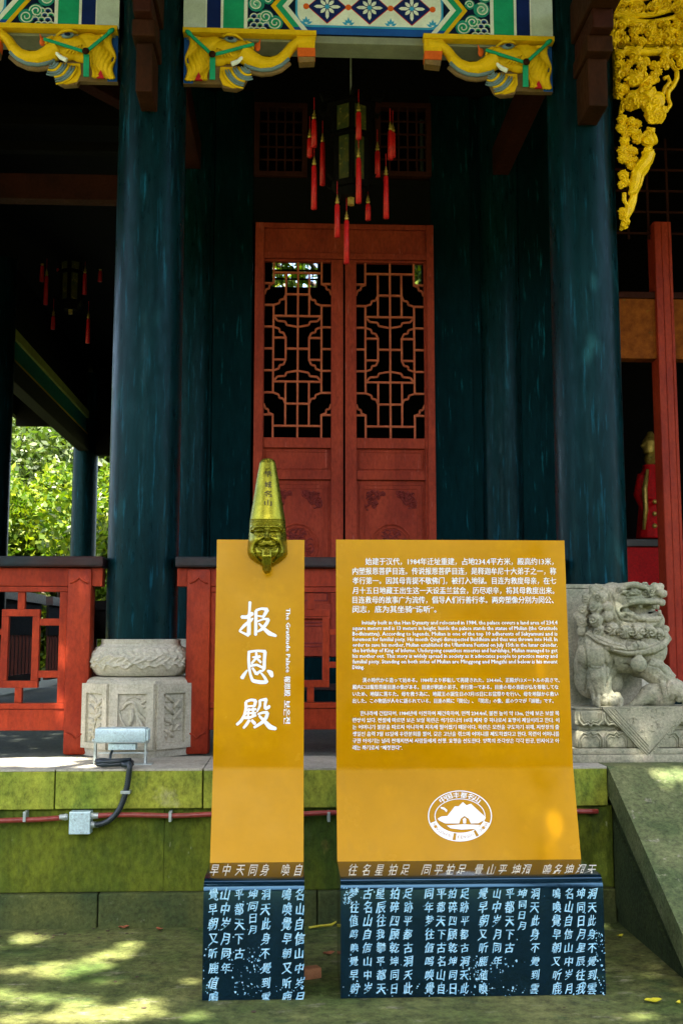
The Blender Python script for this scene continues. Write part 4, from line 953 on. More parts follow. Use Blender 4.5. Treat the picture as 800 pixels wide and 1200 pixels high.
def line(sign, body, x0, x1, yc, em, ex=.0, upper=True):
    """one printed line: left/right pixel, baseline centre row, em height in pixels"""
    a = sign.up(x0, yc + em * .38); c_ = sign.up(x1, yc + em * .38); top = sign.up(x0, yc + em * .38 - em)
    U_ = c_ - a; V_ = top - a
    return put_text(body, aff(a, U_, V_), 'white', 'text_line', sign.t, ex, fit=1, nrm=sign.nu)
zh = ["始建于汉代，1984年迁址重建，占地234.4平方米，殿高约13米，", "内塑报恩菩萨目连。传说报恩菩萨目连，是释迦牟尼十大弟子之一，称", "孝行第一。因其母青提不敬佛门，被打入地狱。目连为救度母亲，在七",
      "月十五日地藏王出生这一天设盂兰盆会，历尽艰辛，将其母救度出来。", "目连救母的故事广为流传，倡导人们行善行孝。两旁塑像分别为闵公、", "闵志，底为其坐骑“谛听”。"]
ys = [658, 669.3, 680.5, 692, 703, 714]
for i, (t_, y) in enumerate(zip(zh, ys)): line(big, t_, 428 if i == 0 else 413, (648, 651, 651, 649, 648, 511)[i], y, 9.0, .014)
en = ["Initially built in the Han Dynasty and relocated in 1984, the palace covers a land area of 234.4", "square meters and is 13 meters in height. Inside the palace stands the statue of Mulian (the Gratitude",
      "Bodhisattva). According to legends, Mulian is one of the top 10 adherents of Sakyamuni and is", "foremost for familial piety. His month Qingti disrespected Buddhism and thus was thrown into Hell. In",
      "order to save his mother, Mulian established the Ullambana Festival on July 15th in the lunar calendar,", "the birthday of King of Inferno. Undergoing countless miseries and hardships, Mulian managed to get",
      "his mother out. This story is widely spread in society as it advocates people to practice mercy and", "familial piety. Standing on both sides of Mulian are Minggong and Mingzhi and below is his mount", "Diting."]
for i, t_ in enumerate(en): line(big, t_, 424 if i == 0 else 413, 652.5 if i < 8 else 426.5, 729.3 + i * 6.52, 6.6, .022)
jp = ["漢の時代から造って始める。1984年より移転して再建された。234.4㎡、正殿が13メートルの高さで、", "殿内には報恩菩薩目連の像がある。目連が釈迦の弟子、孝行第一である。目連の母の青提が仏を尊敬してな",
      "いため、地獄に落ちた。母を救う為に、地蔵王の誕生日の7月15日にお盆祭りを行い、母を地獄から救い", "出した。この物語が人々に語られている。目連の隣に「閔公」、「閔志」の像、底のウマが「諦聴」です。"]
for i, t_ in enumerate(jp): line(big, t_, 424.5 if i == 0 else 413, (655, 653.5, 653.5, 648)[i], 797 + i * 8.1, 5.9, .016)
ko = ["한나라에 건립되어, 1984년에 이전하여 재건축하여, 면적 234.4㎡, 불전 높이 약 13m, 안에 보은 보살 목", "련상이 있다. 전설에 따르면 보은 보살 목련은 석가모니의 10대 제자 중 하나로서 효행이 제일이라고 한다. 이",
      "는 어머니가 불문을 따르지 아니하여 지옥에 떨어졌기 때문이다. 목련은 모친을 구도하기 위해, 지장왕의 출", "생일인 음력 7월 15일에 우란분회를 열어, 갖은 고난을 겪으며 어머니를 제도하였다고 한다. 목련이 어머니를",
      "구한 이야기는 널리 전해지면서 사람들에게 선행, 효행을 선도한다. 양쪽의 조각상은 각각 민공, 민지이고 아", "래는 좌기로서 “체청한다”."]
for i, t_ in enumerate(ko): line(big, t_, 422 if i == 0 else 413, 654.5 if i < 5 else 471, 835.8 + i * 8.05, 6.0, .018)

# --- three brushed characters on the narrow sign
def brush(strokes, fx, fy, name):
    bm = bmesh.new(); k = 0
    for st_ in strokes:
        k += 1; off = .0016 + k * .00022
        P2 = []
        pts = [Vector((x, y)) for x, y, w in st_]; ws = [w for _, _, w in st_]
        # resample with smoothing
        if len(pts) > 2:
            dense = []
            for i in range(len(pts) - 1):
                p0 = pts[max(i - 1, 0)]; p1 = pts[i]; p2 = pts[i + 1]; p3 = pts[min(i + 2, len(pts) - 1)]
                for j in range(4):
                    t = j / 4; q_ = .5 * ((2 * p1) + (p2 - p0) * t + (2 * p0 - 5 * p1 + 4 * p2 - p3) * t * t + (3 * p1 - p0 - 3 * p2 + p3) * t ** 3)
                    q_ = q_.lerp(p1.lerp(p2, t), .45)
                    dense.append((q_, ws[i] * (1 - t) + ws[i + 1] * t))
            dense.append((pts[-1], ws[-1]))
        else: dense = [(pts[0], ws[0]), (pts[0].lerp(pts[1], .5), (ws[0] + ws[1]) / 2), (pts[1], ws[1])]
        L = []; Rr = []
        for i, (p_, w) in enumerate(dense):
            a = dense[min(i + 1, len(dense) - 1)][0] - dense[max(i - 1, 0)][0]; a.normalize(); n = Vector((-a.y, a.x)); L.append(p_ + n * w / 2); Rr.append(p_ - n * w / 2)
        # brush ends: slanted rounded
        a0 = (dense[0][0] - dense[1][0]).normalized(); a1 = (dense[-1][0] - dense[-2][0]).normalized()
        e0 = dense[0][0] + a0 * dense[0][1] * .3; e1 = dense[-1][0] + a1 * dense[-1][1] * .3
        V = lambda p_: bm.verts.new(small.up(fx(p_.x), fy(p_.y), off))
        l = [V(p_) for p_ in L]; r = [V(p_) for p_ in Rr]; v0 = V(e0); v1 = V(e1)
        for i in range(len(l) - 1): bm.faces.new((l[i], l[i + 1], r[i + 1], r[i]))
        bm.faces.new((v0, l[0], r[0])); bm.faces.new((v1, r[-1], l[-1]))
    me = bpy.data.meshes.new(name); bm.to_mesh(me); bm.free()
    return link(name, me, M['white'], small.t)
fx = lambda X_: 270 + X_ / 12.3; fy = lambda Y_: 695 + Y_ / 12.3; fy2 = lambda Y_: 775 + Y_ / 12.3
brush([[(160, 345, 50), (240, 345, 52), (322, 292, 52)], [(282, 128, 44), (276, 250, 36), (268, 400, 52), (268, 520, 56), (264, 600, 56)], [(132, 545, 26), (200, 470, 46), (290, 398, 46), (328, 362, 18)], [(262, 612, 44), (200, 582, 32), (130, 548, 26)],
       [(368, 255, 44), (368, 400, 48), (364, 605, 44)], [(372, 250, 40), (450, 225, 34), (530, 238, 56)], [(532, 240, 56), (500, 300, 48), (470, 352, 34)], [(392, 328, 22), (468, 340, 30)],
       [(392, 408, 22), (480, 375, 30), (550, 380, 44)], [(550, 380, 44), (520, 440, 50), (455, 520, 46), (388, 558, 24)], [(412, 440, 26), (480, 508, 44), (560, 580, 66), (660, 618, 34)]], fx, fy, 'character')
brush([[(268, 840, 38), (264, 960, 42), (272, 1080, 40), (290, 1180, 36), (325, 1262, 50), (430, 1285, 56), (520, 1284, 50)], [(262, 850, 38), (380, 832, 32), (505, 842, 46)], [(500, 845, 50), (490, 960, 46), (486, 1085, 46), (455, 1130, 22)],
       [(318, 925, 24), (430, 915, 40)], [(372, 855, 34), (372, 930, 38), (305, 1015, 30)], [(378, 935, 30), (440, 1000, 36)], [(288, 1050, 36), (380, 1036, 36), (470, 1078, 34)],
       [(318, 1080, 30), (375, 1168, 46)], [(375, 1168, 46), (440, 1118, 34)], [(528, 1285, 44), (492, 1215, 40), (440, 1148, 22)], [(245, 1110, 22), (200, 1170, 46), (166, 1226, 58)], [(535, 1118, 30), (580, 1150, 70), (600, 1205, 42)]], fx, fy, 'character')
brush([[(222, 585, 38), (226, 680, 44), (200, 780, 40), (150, 862, 44), (92, 912, 38)], [(225, 580, 34), (300, 556, 40), (366, 566, 44)], [(366, 566, 44), (350, 630, 42), (345, 655, 28)], [(235, 650, 28), (340, 642, 28)],
       [(250, 700, 28), (370, 690, 34)], [(180, 812, 40), (270, 812, 40), (368, 775, 34)], [(270, 680, 28), (252, 800, 30)], [(328, 670, 34), (326, 790, 34)], [(222, 752, 26), (368, 742, 26)], [(272, 848, 40), (230, 912, 42), (190, 960, 34)], [(308, 850, 40), (345, 890, 48), (356, 905, 34)],
       [(425, 562, 42), (425, 640, 38), (384, 728, 20)], [(430, 560, 32), (520, 548, 46)], [(516, 550, 46), (500, 620, 40), (502, 680, 46)], [(502, 684, 44), (550, 662, 46), (562, 640, 34)],
       [(398, 762, 30), (470, 738, 34), (535, 738, 48)], [(535, 740, 48), (515, 810, 50), (450, 885, 48), (342, 952, 36)], [(415, 785, 30), (500, 872, 54), (570, 945, 74), (655, 972, 46)]], fx, fy2, 'character')
# rotated side line reading downwards
def vline(body, ya, yb, pxb, em, ex=.012):
    a = small.up(pxb, ya); c_ = small.up(pxb - .6 * 0, yb); top = small.up(pxb + em, ya)
    U_ = c_ - a; V_ = top - a
    return put_text(body, aff(a, U_, V_), 'white', 'text_line', small.t, ex, fit=1, nrm=small.nu)
vline('The Gratitude Palace', 713, 788, 335.2, 7.0, .024); vline('報恩殿', 792.5, 816, 333.6, 8.0, .02); vline('보은전', 821, 848, 333.0, 8.6, .024)

# --- emblem on the lower plate of the wide sign
E0 = (538.5, 956.3)
def epoly(pts, off, mat, name):
    bm = bmesh.new(); vs_ = [bm.verts.new(big.lo(x, y, off)) for x, y in pts]; bm.faces.new(vs_); me = bpy.data.meshes.new(name); bm.to_mesh(me); bm.free(); return link(name, me, M[mat], big.t)
def ering(rx0, ry0, rx1, ry1, a0, a1, off, mat, name, n=48):
    bm = bmesh.new(); A = []; B = []
    for k in range(n + 1):
        a = R_(a0 + (a1 - a0) * k / n); A.append(bm.verts.new(big.lo(E0[0] + rx0 * math.cos(a), E0[1] - ry0 * math.sin(a), off))); B.append(bm.verts.new(big.lo(E0[0] + rx1 * math.cos(a), E0[1] - ry1 * math.sin(a), off)))
    for k in range(n): bm.faces.new((A[k], A[k + 1], B[k + 1], B[k]))
    me = bpy.data.meshes.new(name); bm.to_mesh(me); bm.free(); return link(name, me, M[mat], big.t)
ering(37.4, 29.9, 36.3, 28.9, 0, 360, .002, 'white', 'emblem_ring'); ering(29.7, 20.5, 28.8, 19.7, 0, 360, .002, 'white', 'emblem_ring')
ering(36.4, 29, 29.4, 20.2, 197, 256, .0024, 'white', 'emblem_band'); ering(36.4, 29, 29.4, 20.2, 262, 302, .0024, 'white', 'emblem_band'); ering(36.4, 29, 29.4, 20.2, 308, 343, .0024, 'white', 'emblem_band')
e_ = lambda X_, Y_: (490 + X_ / 8, 910 + Y_ / 8)
epoly([e_(*p) for p in ((180, 395), (215, 375), (270, 370), (340, 280), (375, 280), (415, 240), (450, 270), (490, 255), (560, 320), (630, 385), (620, 405), (560, 438), (490, 440), (470, 395), (430, 370), (395, 395), (380, 440), (250, 440), (190, 410))], .0026, 'white', 'emblem_mountain')
epoly([e_(*p) for p in ((415, 400), (432, 385), (446, 400), (444, 440), (418, 440))], .003, 'white', 'emblem_arch')
epoly([e_(*p) for p in ((265, 460), (420, 448), (575, 455), (540, 490), (400, 498), (300, 485))], .0026, 'white', 'emblem_water')
epoly([e_(*p) for p in ((205, 285), (240, 290), (270, 315), (262, 335), (240, 312), (212, 302))], .0026, 'white', 'emblem_bird')
for k, ch in enumerate('中国丰都名山'):
    a = R_(128 - k * 15.2); c0 = (E0[0] + 33.2 * math.cos(a), E0[1] - 24.6 * math.sin(a)); ang = a - math.pi / 2
    def fn(u, v, c0=c0, ang=ang):
        x = (u - .5) * 7.2; y = (v - .38) * 7.2; ca, sa = math.cos(ang), math.sin(ang)
        return big.lo(c0[0] + x * ca - y * sa, c0[1] - (x * sa + y * ca), .003)
    put_text(ch, each(fn), 'white', 'emblem_character', big.t, .02, fit=1, nrm=big.nl)

for word, am, sp in (('MINGSHAN', 226, 6.2), ('FENGDU', 282, 5.6), ('CHINA', 326, 6.2)):
    for k, ch in enumerate(word):
        a = R_(am + (k - (len(word) - 1) / 2) * sp); c0 = (E0[0] + 33 * math.cos(a), E0[1] - 24.6 * math.sin(a)); ang = a + math.pi / 2
        def fn(u, v, c0=c0, ang=ang):
            x = (u - .5) * 2.6; y = (v - .36) * 5.2; ca, sa = math.cos(ang), math.sin(ang)
            return big.lo(c0[0] + x * ca - y * sa, c0[1] - (x * sa + y * ca), .0032)
        put_text(ch, each(fn), 'yellow', 'emblem_character', big.t, 0, fit=1, nrm=big.nl)
# --- engraved columns on the granite bases
def column_text(sign, body, px, py0, dy, wpx, rnd, shear=.12):
    Yf = 5.0485
    for i, ch in enumerate(body):
        cx_ = px + (px - 400) * .0004 * i * 0 + rnd.uniform(-.6, .6); cy_ = py0 + i * dy
        me0, co0 = text_prims(ch, 0)
        if len(co0) == 0: continue
        bm_ = bmesh.new(); bo = rnd.uniform(.014, .034)
        for du, dv in ((0, 0), (bo, .01), (-bo, -.01)):
            m2 = me0.copy(); c2 = co0.copy(); c2[:, 0] += du; c2[:, 1] += dv; c2[:, 2] = .0001 * (1 + du * 50); m2.vertices.foreach_set('co', c2.astype(np.float32).ravel()); bm_.from_mesh(m2); bpy.data.meshes.remove(m2)
        me = me0; bm_.to_mesh(me); bm_.free(); n0 = len(me.vertices); co = np.empty(n0 * 3, np.float32); me.vertices.foreach_get('co', co); co = co.reshape(-1, 3).astype(float)
        sz = rnd.uniform(.92, 1.08); sh = shear + rnd.uniform(-.12, .12); ro = rnd.uniform(-.1, .1)
        u = (co[:, 0] - (co[:, 0].max() + co[:, 0].min()) / 2) * wpx * sz; v = (co[:, 1] - .38) * dy * .84 * sz
        v = v * (1 + .12 * np.sin(u * .25 + i)) + .06 * u
        x = cx_ + u + v * sh; y = cy_ - v - u * ro + .35 * np.sin(u * .8 + v * .5 + i)
        co2 = np.array([aY(a, b_, Yf) for a, b_ in zip(x, y)], dtype=np.float32); co2[:, 1] -= co[:, 2].astype(np.float32)
        me.vertices.foreach_set('co', co2.ravel()); me.update(); yield me
def join_meshes(mes, name, mat, parent):
    bm = bmesh.new()
    for me in mes: bm.from_mesh(me); bpy.data.meshes.remove(me)
    me = bpy.data.meshes.new(name); bm.to_mesh(me); bm.free(); return link(name, me, M[mat], parent)
rnd = random.Random(21)
bigcols = [(415, '梦往值鸣唤覺早朝'), (430.5, '古名山自信山中岁'), (446, '星辰往我攀平都天'), (462, '拍碎四顾乾坤同日'), (478, '足跡平都古洞天此'), (503, '同年梦往值鸣唤覺'), (516.5, '平都天下古名山自'), (530, '拍碎四顾乾坤同日'), (544, '足跡平都古洞天此'),
           (566, '覺早朝又听鹿值喚'), (582, '山中岁月同年'), (596.5, '平都天下古'), (611.5, '坤同日月'), (626.5, '洞天此身不覺到雲'), (652, '鳴喚覺早朝又听鹿'), (666, '名山自信山中岁月'), (680, '坤同日月星辰往我'), (693.5, '洞天此身不覺到雲')]
for px, s_ in bigcols: join_meshes(list(column_text(big, s_, px, 1047, 15.9 if px != 611.5 else 12.6, 10.6, rnd)), 'engraved_column', 'pale_blue', big.t)
smallcols = [(250, '覺早朝又听鹿值鳴'), (264.5, '山中岁月同年'), (280.5, '平都天下古'), (296, '坤同日月'), (311.5, '洞天此身不覺到雲'), (336.5, '鳴喚覺早朝又听鹿'), (351, '名山自信山中岁月')]
for px, s_ in smallcols: join_meshes(list(column_text(small, s_, px, 1048, 17.3 if px != 296 else 13.8, 11.4, rnd)), 'engraved_column', 'pale_blue', small.t)
# top-face characters (foreshortened)
def top_text(sign, xs, chars):
    zt = .5232
    for px, ch in zip(xs, chars):
        me, co = text_prims(ch, 0)
        u = (co[:, 0] - .5) * 10.5; v = co[:, 1] * 15 - 3
        co2 = np.array([aZ(px + a, 1022 - b_, zt) for a, b_ in zip(u + v * .25, v)], dtype=np.float32)
        # keep on the flat part of the top
        co2[:, 1] = np.clip(co2[:, 1], 5.108, 5.42)
        me.vertices.foreach_set('co', co2.ravel()); me.update(); me.name = 'top_character'; link('top_character', me, M['tan_text'], sign.t)
top_text(big, [413, 429, 444, 460, 474, 499, 513, 527, 540, 560, 575, 588, 604, 616, 640, 653, 666, 680, 692], '往名星拍足同平拍足覺山平坤洞鳴名坤洞天')
top_text(small, [251, 265, 281, 296, 310, 334, 349], '早中天同身喚自')
# chips and splashes in the engraving near the foot
for sg_, xr, n in ((big, (402, 708), 300), (small, (240, 356), 150)):
    bm = bmesh.new(); rnd = random.Random(int(xr[0]))
    for k in range(n):
        if sg_ is big: zone = rnd.choice(((402, 708, 1155, 1168), (545, 606, 1125, 1166), (696, 709, 1090, 1166), (402, 412, 1040, 1060), (540, 570, 1120, 1150), (402, 708, 1040, 1166)))
        else: zone = rnd.choice(((238, 256, 1110, 1168), (262, 306, 1120, 1166), (285, 356, 1155, 1168), (290, 306, 1110, 1140), (240, 356, 1040, 1166)))
        x = rnd.uniform(zone[0], zone[1]); y = rnd.uniform(zone[2], zone[3]); r = rnd.uniform(.2, .85) * (1.5 if rnd.random() < .12 else 1); a = rnd.uniform(-.5, .5)
        n_ = rnd.randint(3, 5); vv = [bm.verts.new(aY(x + r * math.cos(t + a) * rnd.uniform(.6, 1.6), y + r * 1.5 * math.sin(t + a) * rnd.uniform(.5, 1.4), 5.0484 - .0001 * (k % 3))) for t in [6.283 * j / n_ for j in range(n_)]]
        bm.faces.new(vv)
    me = bpy.data.meshes.new('engraving_chips'); bm.to_mesh(me); bm.free(); o = link('engraving_chips', me, M['pale_blue'], sg_.t); o['kind'] = 'stuff'
# bright spot at the top of the wide sign is a sun fleck
# ------------------------------------------------------------------ bronze mask on the narrow sign
MP = small.up(313.5, 605, 0); KM = (small.up(413.5, 605, 0) - MP).x / 100     # metres per photo pixel
prof = [(537.3, .5), (537.7, 3.6), (538.6, 6.2), (540.2, 8.2), (543, 9.4), (550, 10.6), (560, 12.6), (575, 15), (590, 17.4), (605, 20), (612, 21), (625, 21.8), (635, 22.6), (645, 23.4), (649, 23.3), (653, 21.2), (656, 18.0), (658.5, 14.5), (661, 10.5), (663, 7), (664, .5)]
def wp(y):
    for (a, b_), (c_, d_) in zip(prof, prof[1:]):
        if a <= y <= c_: return b_ + (d_ - b_) * (y - a) / (c_ - a)
    return .5
NU, NV = 110, 300; bm = bmesh.new(); grid = []
def seg_dist(PX_, PY_, pl):
    best = np.full(PX_.shape, 1e9)
    for (x0, y0), (x1, y1) in zip(pl, pl[1:]):
        dx, dy = x1 - x0, y1 - y0; t = np.clip(((PX_ - x0) * dx + (PY_ - y0) * dy) / (dx * dx + dy * dy + 1e-9), 0, 1)
        best = np.minimum(best, np.hypot(PX_ - x0 - t * dx, PY_ - y0 - t * dy))
    return best
yy = np.linspace(537.3, 664, NV); yy = np.concatenate([np.linspace(537.3, 541, 12), yy[10:]]); NV = len(yy)
uu = np.sin(np.linspace(-math.pi / 2, math.pi / 2, NU))
WW = np.array([wp(y) for y in yy])
GX_, GY_ = np.meshgrid(uu, yy); XP = GX_ * WW[:, None]; Wm = np.maximum(WW[:, None], 1)
dep = Wm * .95 * np.sqrt(np.maximum(0, 1 - GX_ ** 2))
# zoom units (7.5 per px, centre X = 325)
ZX = XP * 7.5 + 325; ZY = (GY_ - 530) * 7.5
def G(cx_, cy_, rx, ry): return np.exp(-(((ZX - cx_) / rx) ** 2 + ((ZY - cy_) / ry) ** 2))
D = np.zeros_like(dep)
face = 1 / (1 + np.exp(-(ZY - 625) / 6))
for s in (-1, 1):
    mx = lambda X_: 325 + s * (X_ - 325)
    D += 3.0 * G(mx(418), 775, 48, 52) + 1.7 * G(mx(395), 668, 55, 14) + 1.6 * G(mx(398), 702, 34, 11) + 1.1 * G(mx(350), 772, 15, 13) + 1.2 * G(mx(380), 930, 40, 40)
    for pl, w, d_ in (([(mx(345), 705), (mx(370), 690), (mx(400), 685), (mx(430), 692), (mx(450), 708)], 5, 2.0), ([(mx(350), 718), (mx(375), 716), (mx(405), 722), (mx(440), 716), (mx(462), 700)], 6, 3.0),
                     ([(mx(355), 732), (mx(390), 740), (mx(430), 734)], 4, .9), ([(mx(345), 650), (mx(390), 645), (mx(440), 660), (mx(468), 685)], 5, 1.1), ([(mx(352), 770), (mx(385), 800), (mx(425), 825), (mx(440), 870), (mx(415), 925), (mx(375), 965)], 7, 2.5),
                     ([(mx(370), 880), (mx(400), 862), (mx(418), 835)], 5, 1.6), ([(mx(450), 720), (mx(470), 705)], 4, .9), ([(mx(340), 655), (mx(345), 690), (mx(342), 735)], 5, 1.1), ([(mx(430), 850), (mx(425), 900), (mx(395), 945)], 3.5, 1.2),
                     ([(mx(325), 838), (mx(355), 848), (mx(390), 845), (mx(415), 826)], 8, 3.2), ([(mx(330), 812), (mx(360), 818), (mx(385), 810)], 3.5, .9)):
        D -= d_ * np.exp(-(seg_dist(ZX, ZY, pl) / w) ** 2)
D += 3.4 * np.exp(-((ZX - 325) / 17) ** 2) * np.exp(-((ZY - 745) / 42) ** 4) + 2.2 * G(325, 770, 24, 16) + .8 * G(325, 815, 40, 10) + 1.2 * G(325, 885, 60, 16)
D -= 1.1 * np.exp(-(seg_dist(ZX, ZY, [(325, 640), (325, 690)]) / 4) ** 2)
D *= face * 1.55
for yg, d_ in ((612, 1.5), (634, 1.3), (652, .7)): D -= d_ * np.exp(-(((ZY - yg - 8 * np.cos((ZX - 325) / 90) + 8) / 5) ** 2))
D += .6 * np.exp(-(((ZY - 623) / 7) ** 2))
edge = np.sqrt(np.maximum(0, 1 - GX_ ** 2)); D *= np.minimum(1, edge * 2.2)
dep = dep + D
for i in range(NV):
    for j in range(NU):
        grid.append(bm.verts.new(small.up(313.5 + XP[i, j], yy[i], 0) + Vector((0, -(dep[i, j] + .8) * KM, 0))))
for i in range(NV - 1):
    for j in range(NU - 1):
        a = i * NU + j; bm.faces.new((grid[a], grid[a + 1], grid[a + NU + 1], grid[a + NU]))
# close the back
for i in range(NV - 1):
    for j in (0, NU - 1): pass
backv = [bm.verts.new(small.up(313.5 + XP[i, j], yy[i], 0) + Vector((0, .004, 0))) for i in range(NV) for j in (0, NU - 1)]
for i in range(NV - 1):
    bm.faces.new((backv[2 * i], backv[2 * i + 2], grid[(i + 1) * NU], grid[i * NU])); bm.faces.new((backv[2 * i + 1], grid[i * NU + NU - 1], grid[(i + 1) * NU + NU - 1], backv[2 * i + 3]))
    bm.faces.new((backv[2 * i], backv[2 * i + 1], backv[2 * i + 3], backv[2 * i + 2]))
bmesh.ops.recalc_face_normals(bm, faces=bm.faces)
me = bpy.data.meshes.new('bronze_mask'); bm.to_mesh(me); bm.free()
mask = link('bronze_mask', me, M['bronze'], small.t, True, 'greenish gold grinning face with tall conical hat and long tongue')
um = lambda X_, Y_, d: small.up(270 + X_ / 7.5, 530 + Y_ / 7.5, 0) + Vector((0, -d * KM, 0))
b = MB(); b.tube([um(325, 850, 20), um(325, 880, 30), um(325, 930, 32), um(325, 990, 28), um(325, 1040, 20), um(326, 1066, 14)], [32 / 7.5 * KM, 40 / 7.5 * KM, 43 / 7.5 * KM, 43 / 7.5 * KM, 41 / 7.5 * KM, 26 / 7.5 * KM], 14, flat=.5, fl_axis=(0, 1, 0))
tg = b.blob('tongue', M['bronze'], mask, .004, 3, fn=lambda co, no: co + no * (-.0022 * np.exp(-((co[:, 0] - um(325, 900, 0).x) / .0035) ** 2) * (no[:, 1] < -.3))[:, None])
for k, (ch, y) in enumerate(zip('早城名山', (208, 300, 382, 462))):
    wy = wp(530 + y / 7.5)
    def fn(u, v, y=y, wy=wy):
        X_ = (u - .5) * 62; Y_ = y - (v - .38) * 62; d_ = wy * .95 * math.sqrt(max(0, 1 - (X_ / 7.5 / wy) ** 2)) + .8 + .5
        return um(325 + 8 + X_, Y_, d_)
    put_text(ch, each(fn), 'bronze_dark', 'hat_character', mask, .02, fit=1)

# ================================================================== STONE LION
LYc = 6.69
lf = lambda X_, Y_, v=0: aY(600 + X_ / 4, 640 + Y_ / 4, LYc) + Vector((0, -v, 0))
KL = (lf(800, 400) - lf(400, 400)).x / 400
lion = thing('stone_lion', 'grey green carved guardian lion with open mouth seated on a lotus pedestal at the right', 'statue', tuple(aY(742, 893, LYc)))
b = MB()
def lb2(X_, Y_, r, v=0, rot=0):
    r = r if isinstance(r, tuple) else (r, r, r); b.ball(lf(X_, Y_, v), (r[0] * KL, r[1] * KL, r[2] * KL), (0, rot, 0), sub=3)
def lt2(pts, rs, n=12): b.tube([lf(*p_) for p_ in pts], [r * KL for r in (rs if isinstance(rs, (list, tuple)) else [rs] * len(pts))], n)
# body
lb2(400, 560, (105, 80, 120), -.04); lb2(520, 490, (130, 75, 105), .0); lb2(630, 480, (88, 72, 92), .02); lb2(420, 460, (110, 80, 90), -.01); lb2(380, 620, (80, 80, 95), -.05)
# haunch behind and belly
lb2(620, 560, (90, 80, 60), -.03); lb2(470, 640, (60, 60, 60), -.06)
# front left leg (viewer's left)
lb2(372, 510, (84, 60, 74), .055); lt2([(372, 480, .05), (380, 535, .055)], [66, 60]); lb2(380, 535, (64, 52, 44), .055); lb2(372, 470, (68, 55, 50), .05); lt2([(386, 570, .075), (388, 610, .085), (396, 665, .08), (404, 722, .075)], [50, 58, 50, 46]); lt2([(352, 585, .07), (362, 650, .075), (380, 715, .07)], [22, 26, 20], 8)
lb2(425, 720, (62, 55, 34), .085)
for X_, Y_, r in ((368, 722, 24), (398, 712, 27), (432, 714, 27), (466, 722, 24)):
    lt2([(X_, Y_ - 30, .085), (X_ + 4, Y_ - 6, .12), (X_ + 6, Y_ + 20, .12)], [r * .8, r, r * .75], 8); lt2([(X_ + 6, Y_ + 16, .135), (X_ + 10, Y_ + 34, .14)], [9, 4], 6)
# right leg reaching over the ball
lt2([(620, 560, .04), (655, 590, .06), (692, 618, .07), (715, 640, .08)], [62, 60, 52, 46]); lb2(668, 588, (58, 50, 44), .06)
lb2(725, 665, (62, 58, 48), .09)
for X_, Y_ in ((668, 640), (700, 632), (735, 640), (765, 655)):
    lt2([(X_, Y_ - 12, .10), (X_ + 10, Y_ + 18, .14), (X_ + 14, Y_ + 50, .14), (X_ + 8, Y_ + 82, .12)], [17, 21, 20, 14], 8)
# neck and mane mass
lb2(470, 330, (130, 58, 120), 0); lb2(560, 360, (130, 62, 80), .01); lb2(620, 350, (90, 58, 60), .01)
# head
lb2(632, 300, (44, 40, 40), -.02); lb2(560, 300, (60, 40, 50), -.02)
lt2([(430, 235, .03), (480, 216, .04), (560, 204, .045), (620, 208, .045), (660, 218, .05)], [34, 38, 34, 28, 20], 12)
lb2(520, 235, (115, 62, 62), .02); lb2(470, 260, (85, 62, 90), .0); lb2(590, 225, (85, 56, 42), .03); lb2(640, 232, (52, 52, 34), .035); lb2(570, 215, (100, 45, 30), .04)
lb2(560, 345, (90, 64, 34), .02); lb2(630, 342, (60, 60, 26), .025); lb2(470, 310, (60, 78, 60), .01)
lt2([(520, 268, .10), (560, 262, .112), (610, 262, .115), (655, 262, .105), (682, 270, .08), (690, 262, .05)], 15, 8)       # upper lip
lt2([(520, 312, .095), (560, 336, .105), (610, 345, .105), (655, 342, .095), (680, 330, .06)], 15, 8)       # lower lip
lt2([(518, 270, .09), (506, 290, .09), (518, 312, .09)], 15, 8)
lt2([(535, 366, .09), (580, 372, .095), (630, 368, .09), (668, 352, .07)], 13, 8)
# nose curls, brow curls, eye
for X_, Y_, r in ((622, 218, 24), (655, 212, 24), (678, 226, 20), (640, 196, 22), (665, 194, 18)): lb2(X_, Y_, r, .105)
lt2([(482, 208, .095), (510, 188, .112), (545, 184, .118), (585, 194, .116), (606, 212, .105)], 15, 8)
lb2(494, 212, 21, .105); lb2(543, 221, (34, 22, 16), .112); lt2([(508, 238, .105), (540, 246, .112), (585, 240, .11)], 9, 8)
lb2(600, 190, 20, .08)
# ear
lt2([(400, 250, .06), (375, 220, .065), (350, 186, .05)], [46, 32, 6], 10); lt2([(372, 186, .06), (400, 196, .07), (430, 215, .07), (440, 250, .06)], [10, 14, 16, 18], 8)
# curls
for X_, Y_, r, v in ((340, 250, 28, .05), (325, 300, 28, .04), (320, 355, 28, .04), (318, 400, 24, .03), (372, 290, 30, .085), (372, 348, 32, .09), (390, 395, 26, .085), (400, 245, 26, .09), (448, 390, 30, .095), (505, 402, 32, .11),
                     (560, 405, 32, .115), (612, 400, 30, .115), (655, 410, 28, .10), (690, 425, 26, .08), (425, 330, 26, .09), (700, 390, 20, .06), (425, 285, 24, .09), (300, 325, 20, .02), (330, 205, 0.1, .02)):
    lb2(X_, Y_, (r, r * .8, r), v)
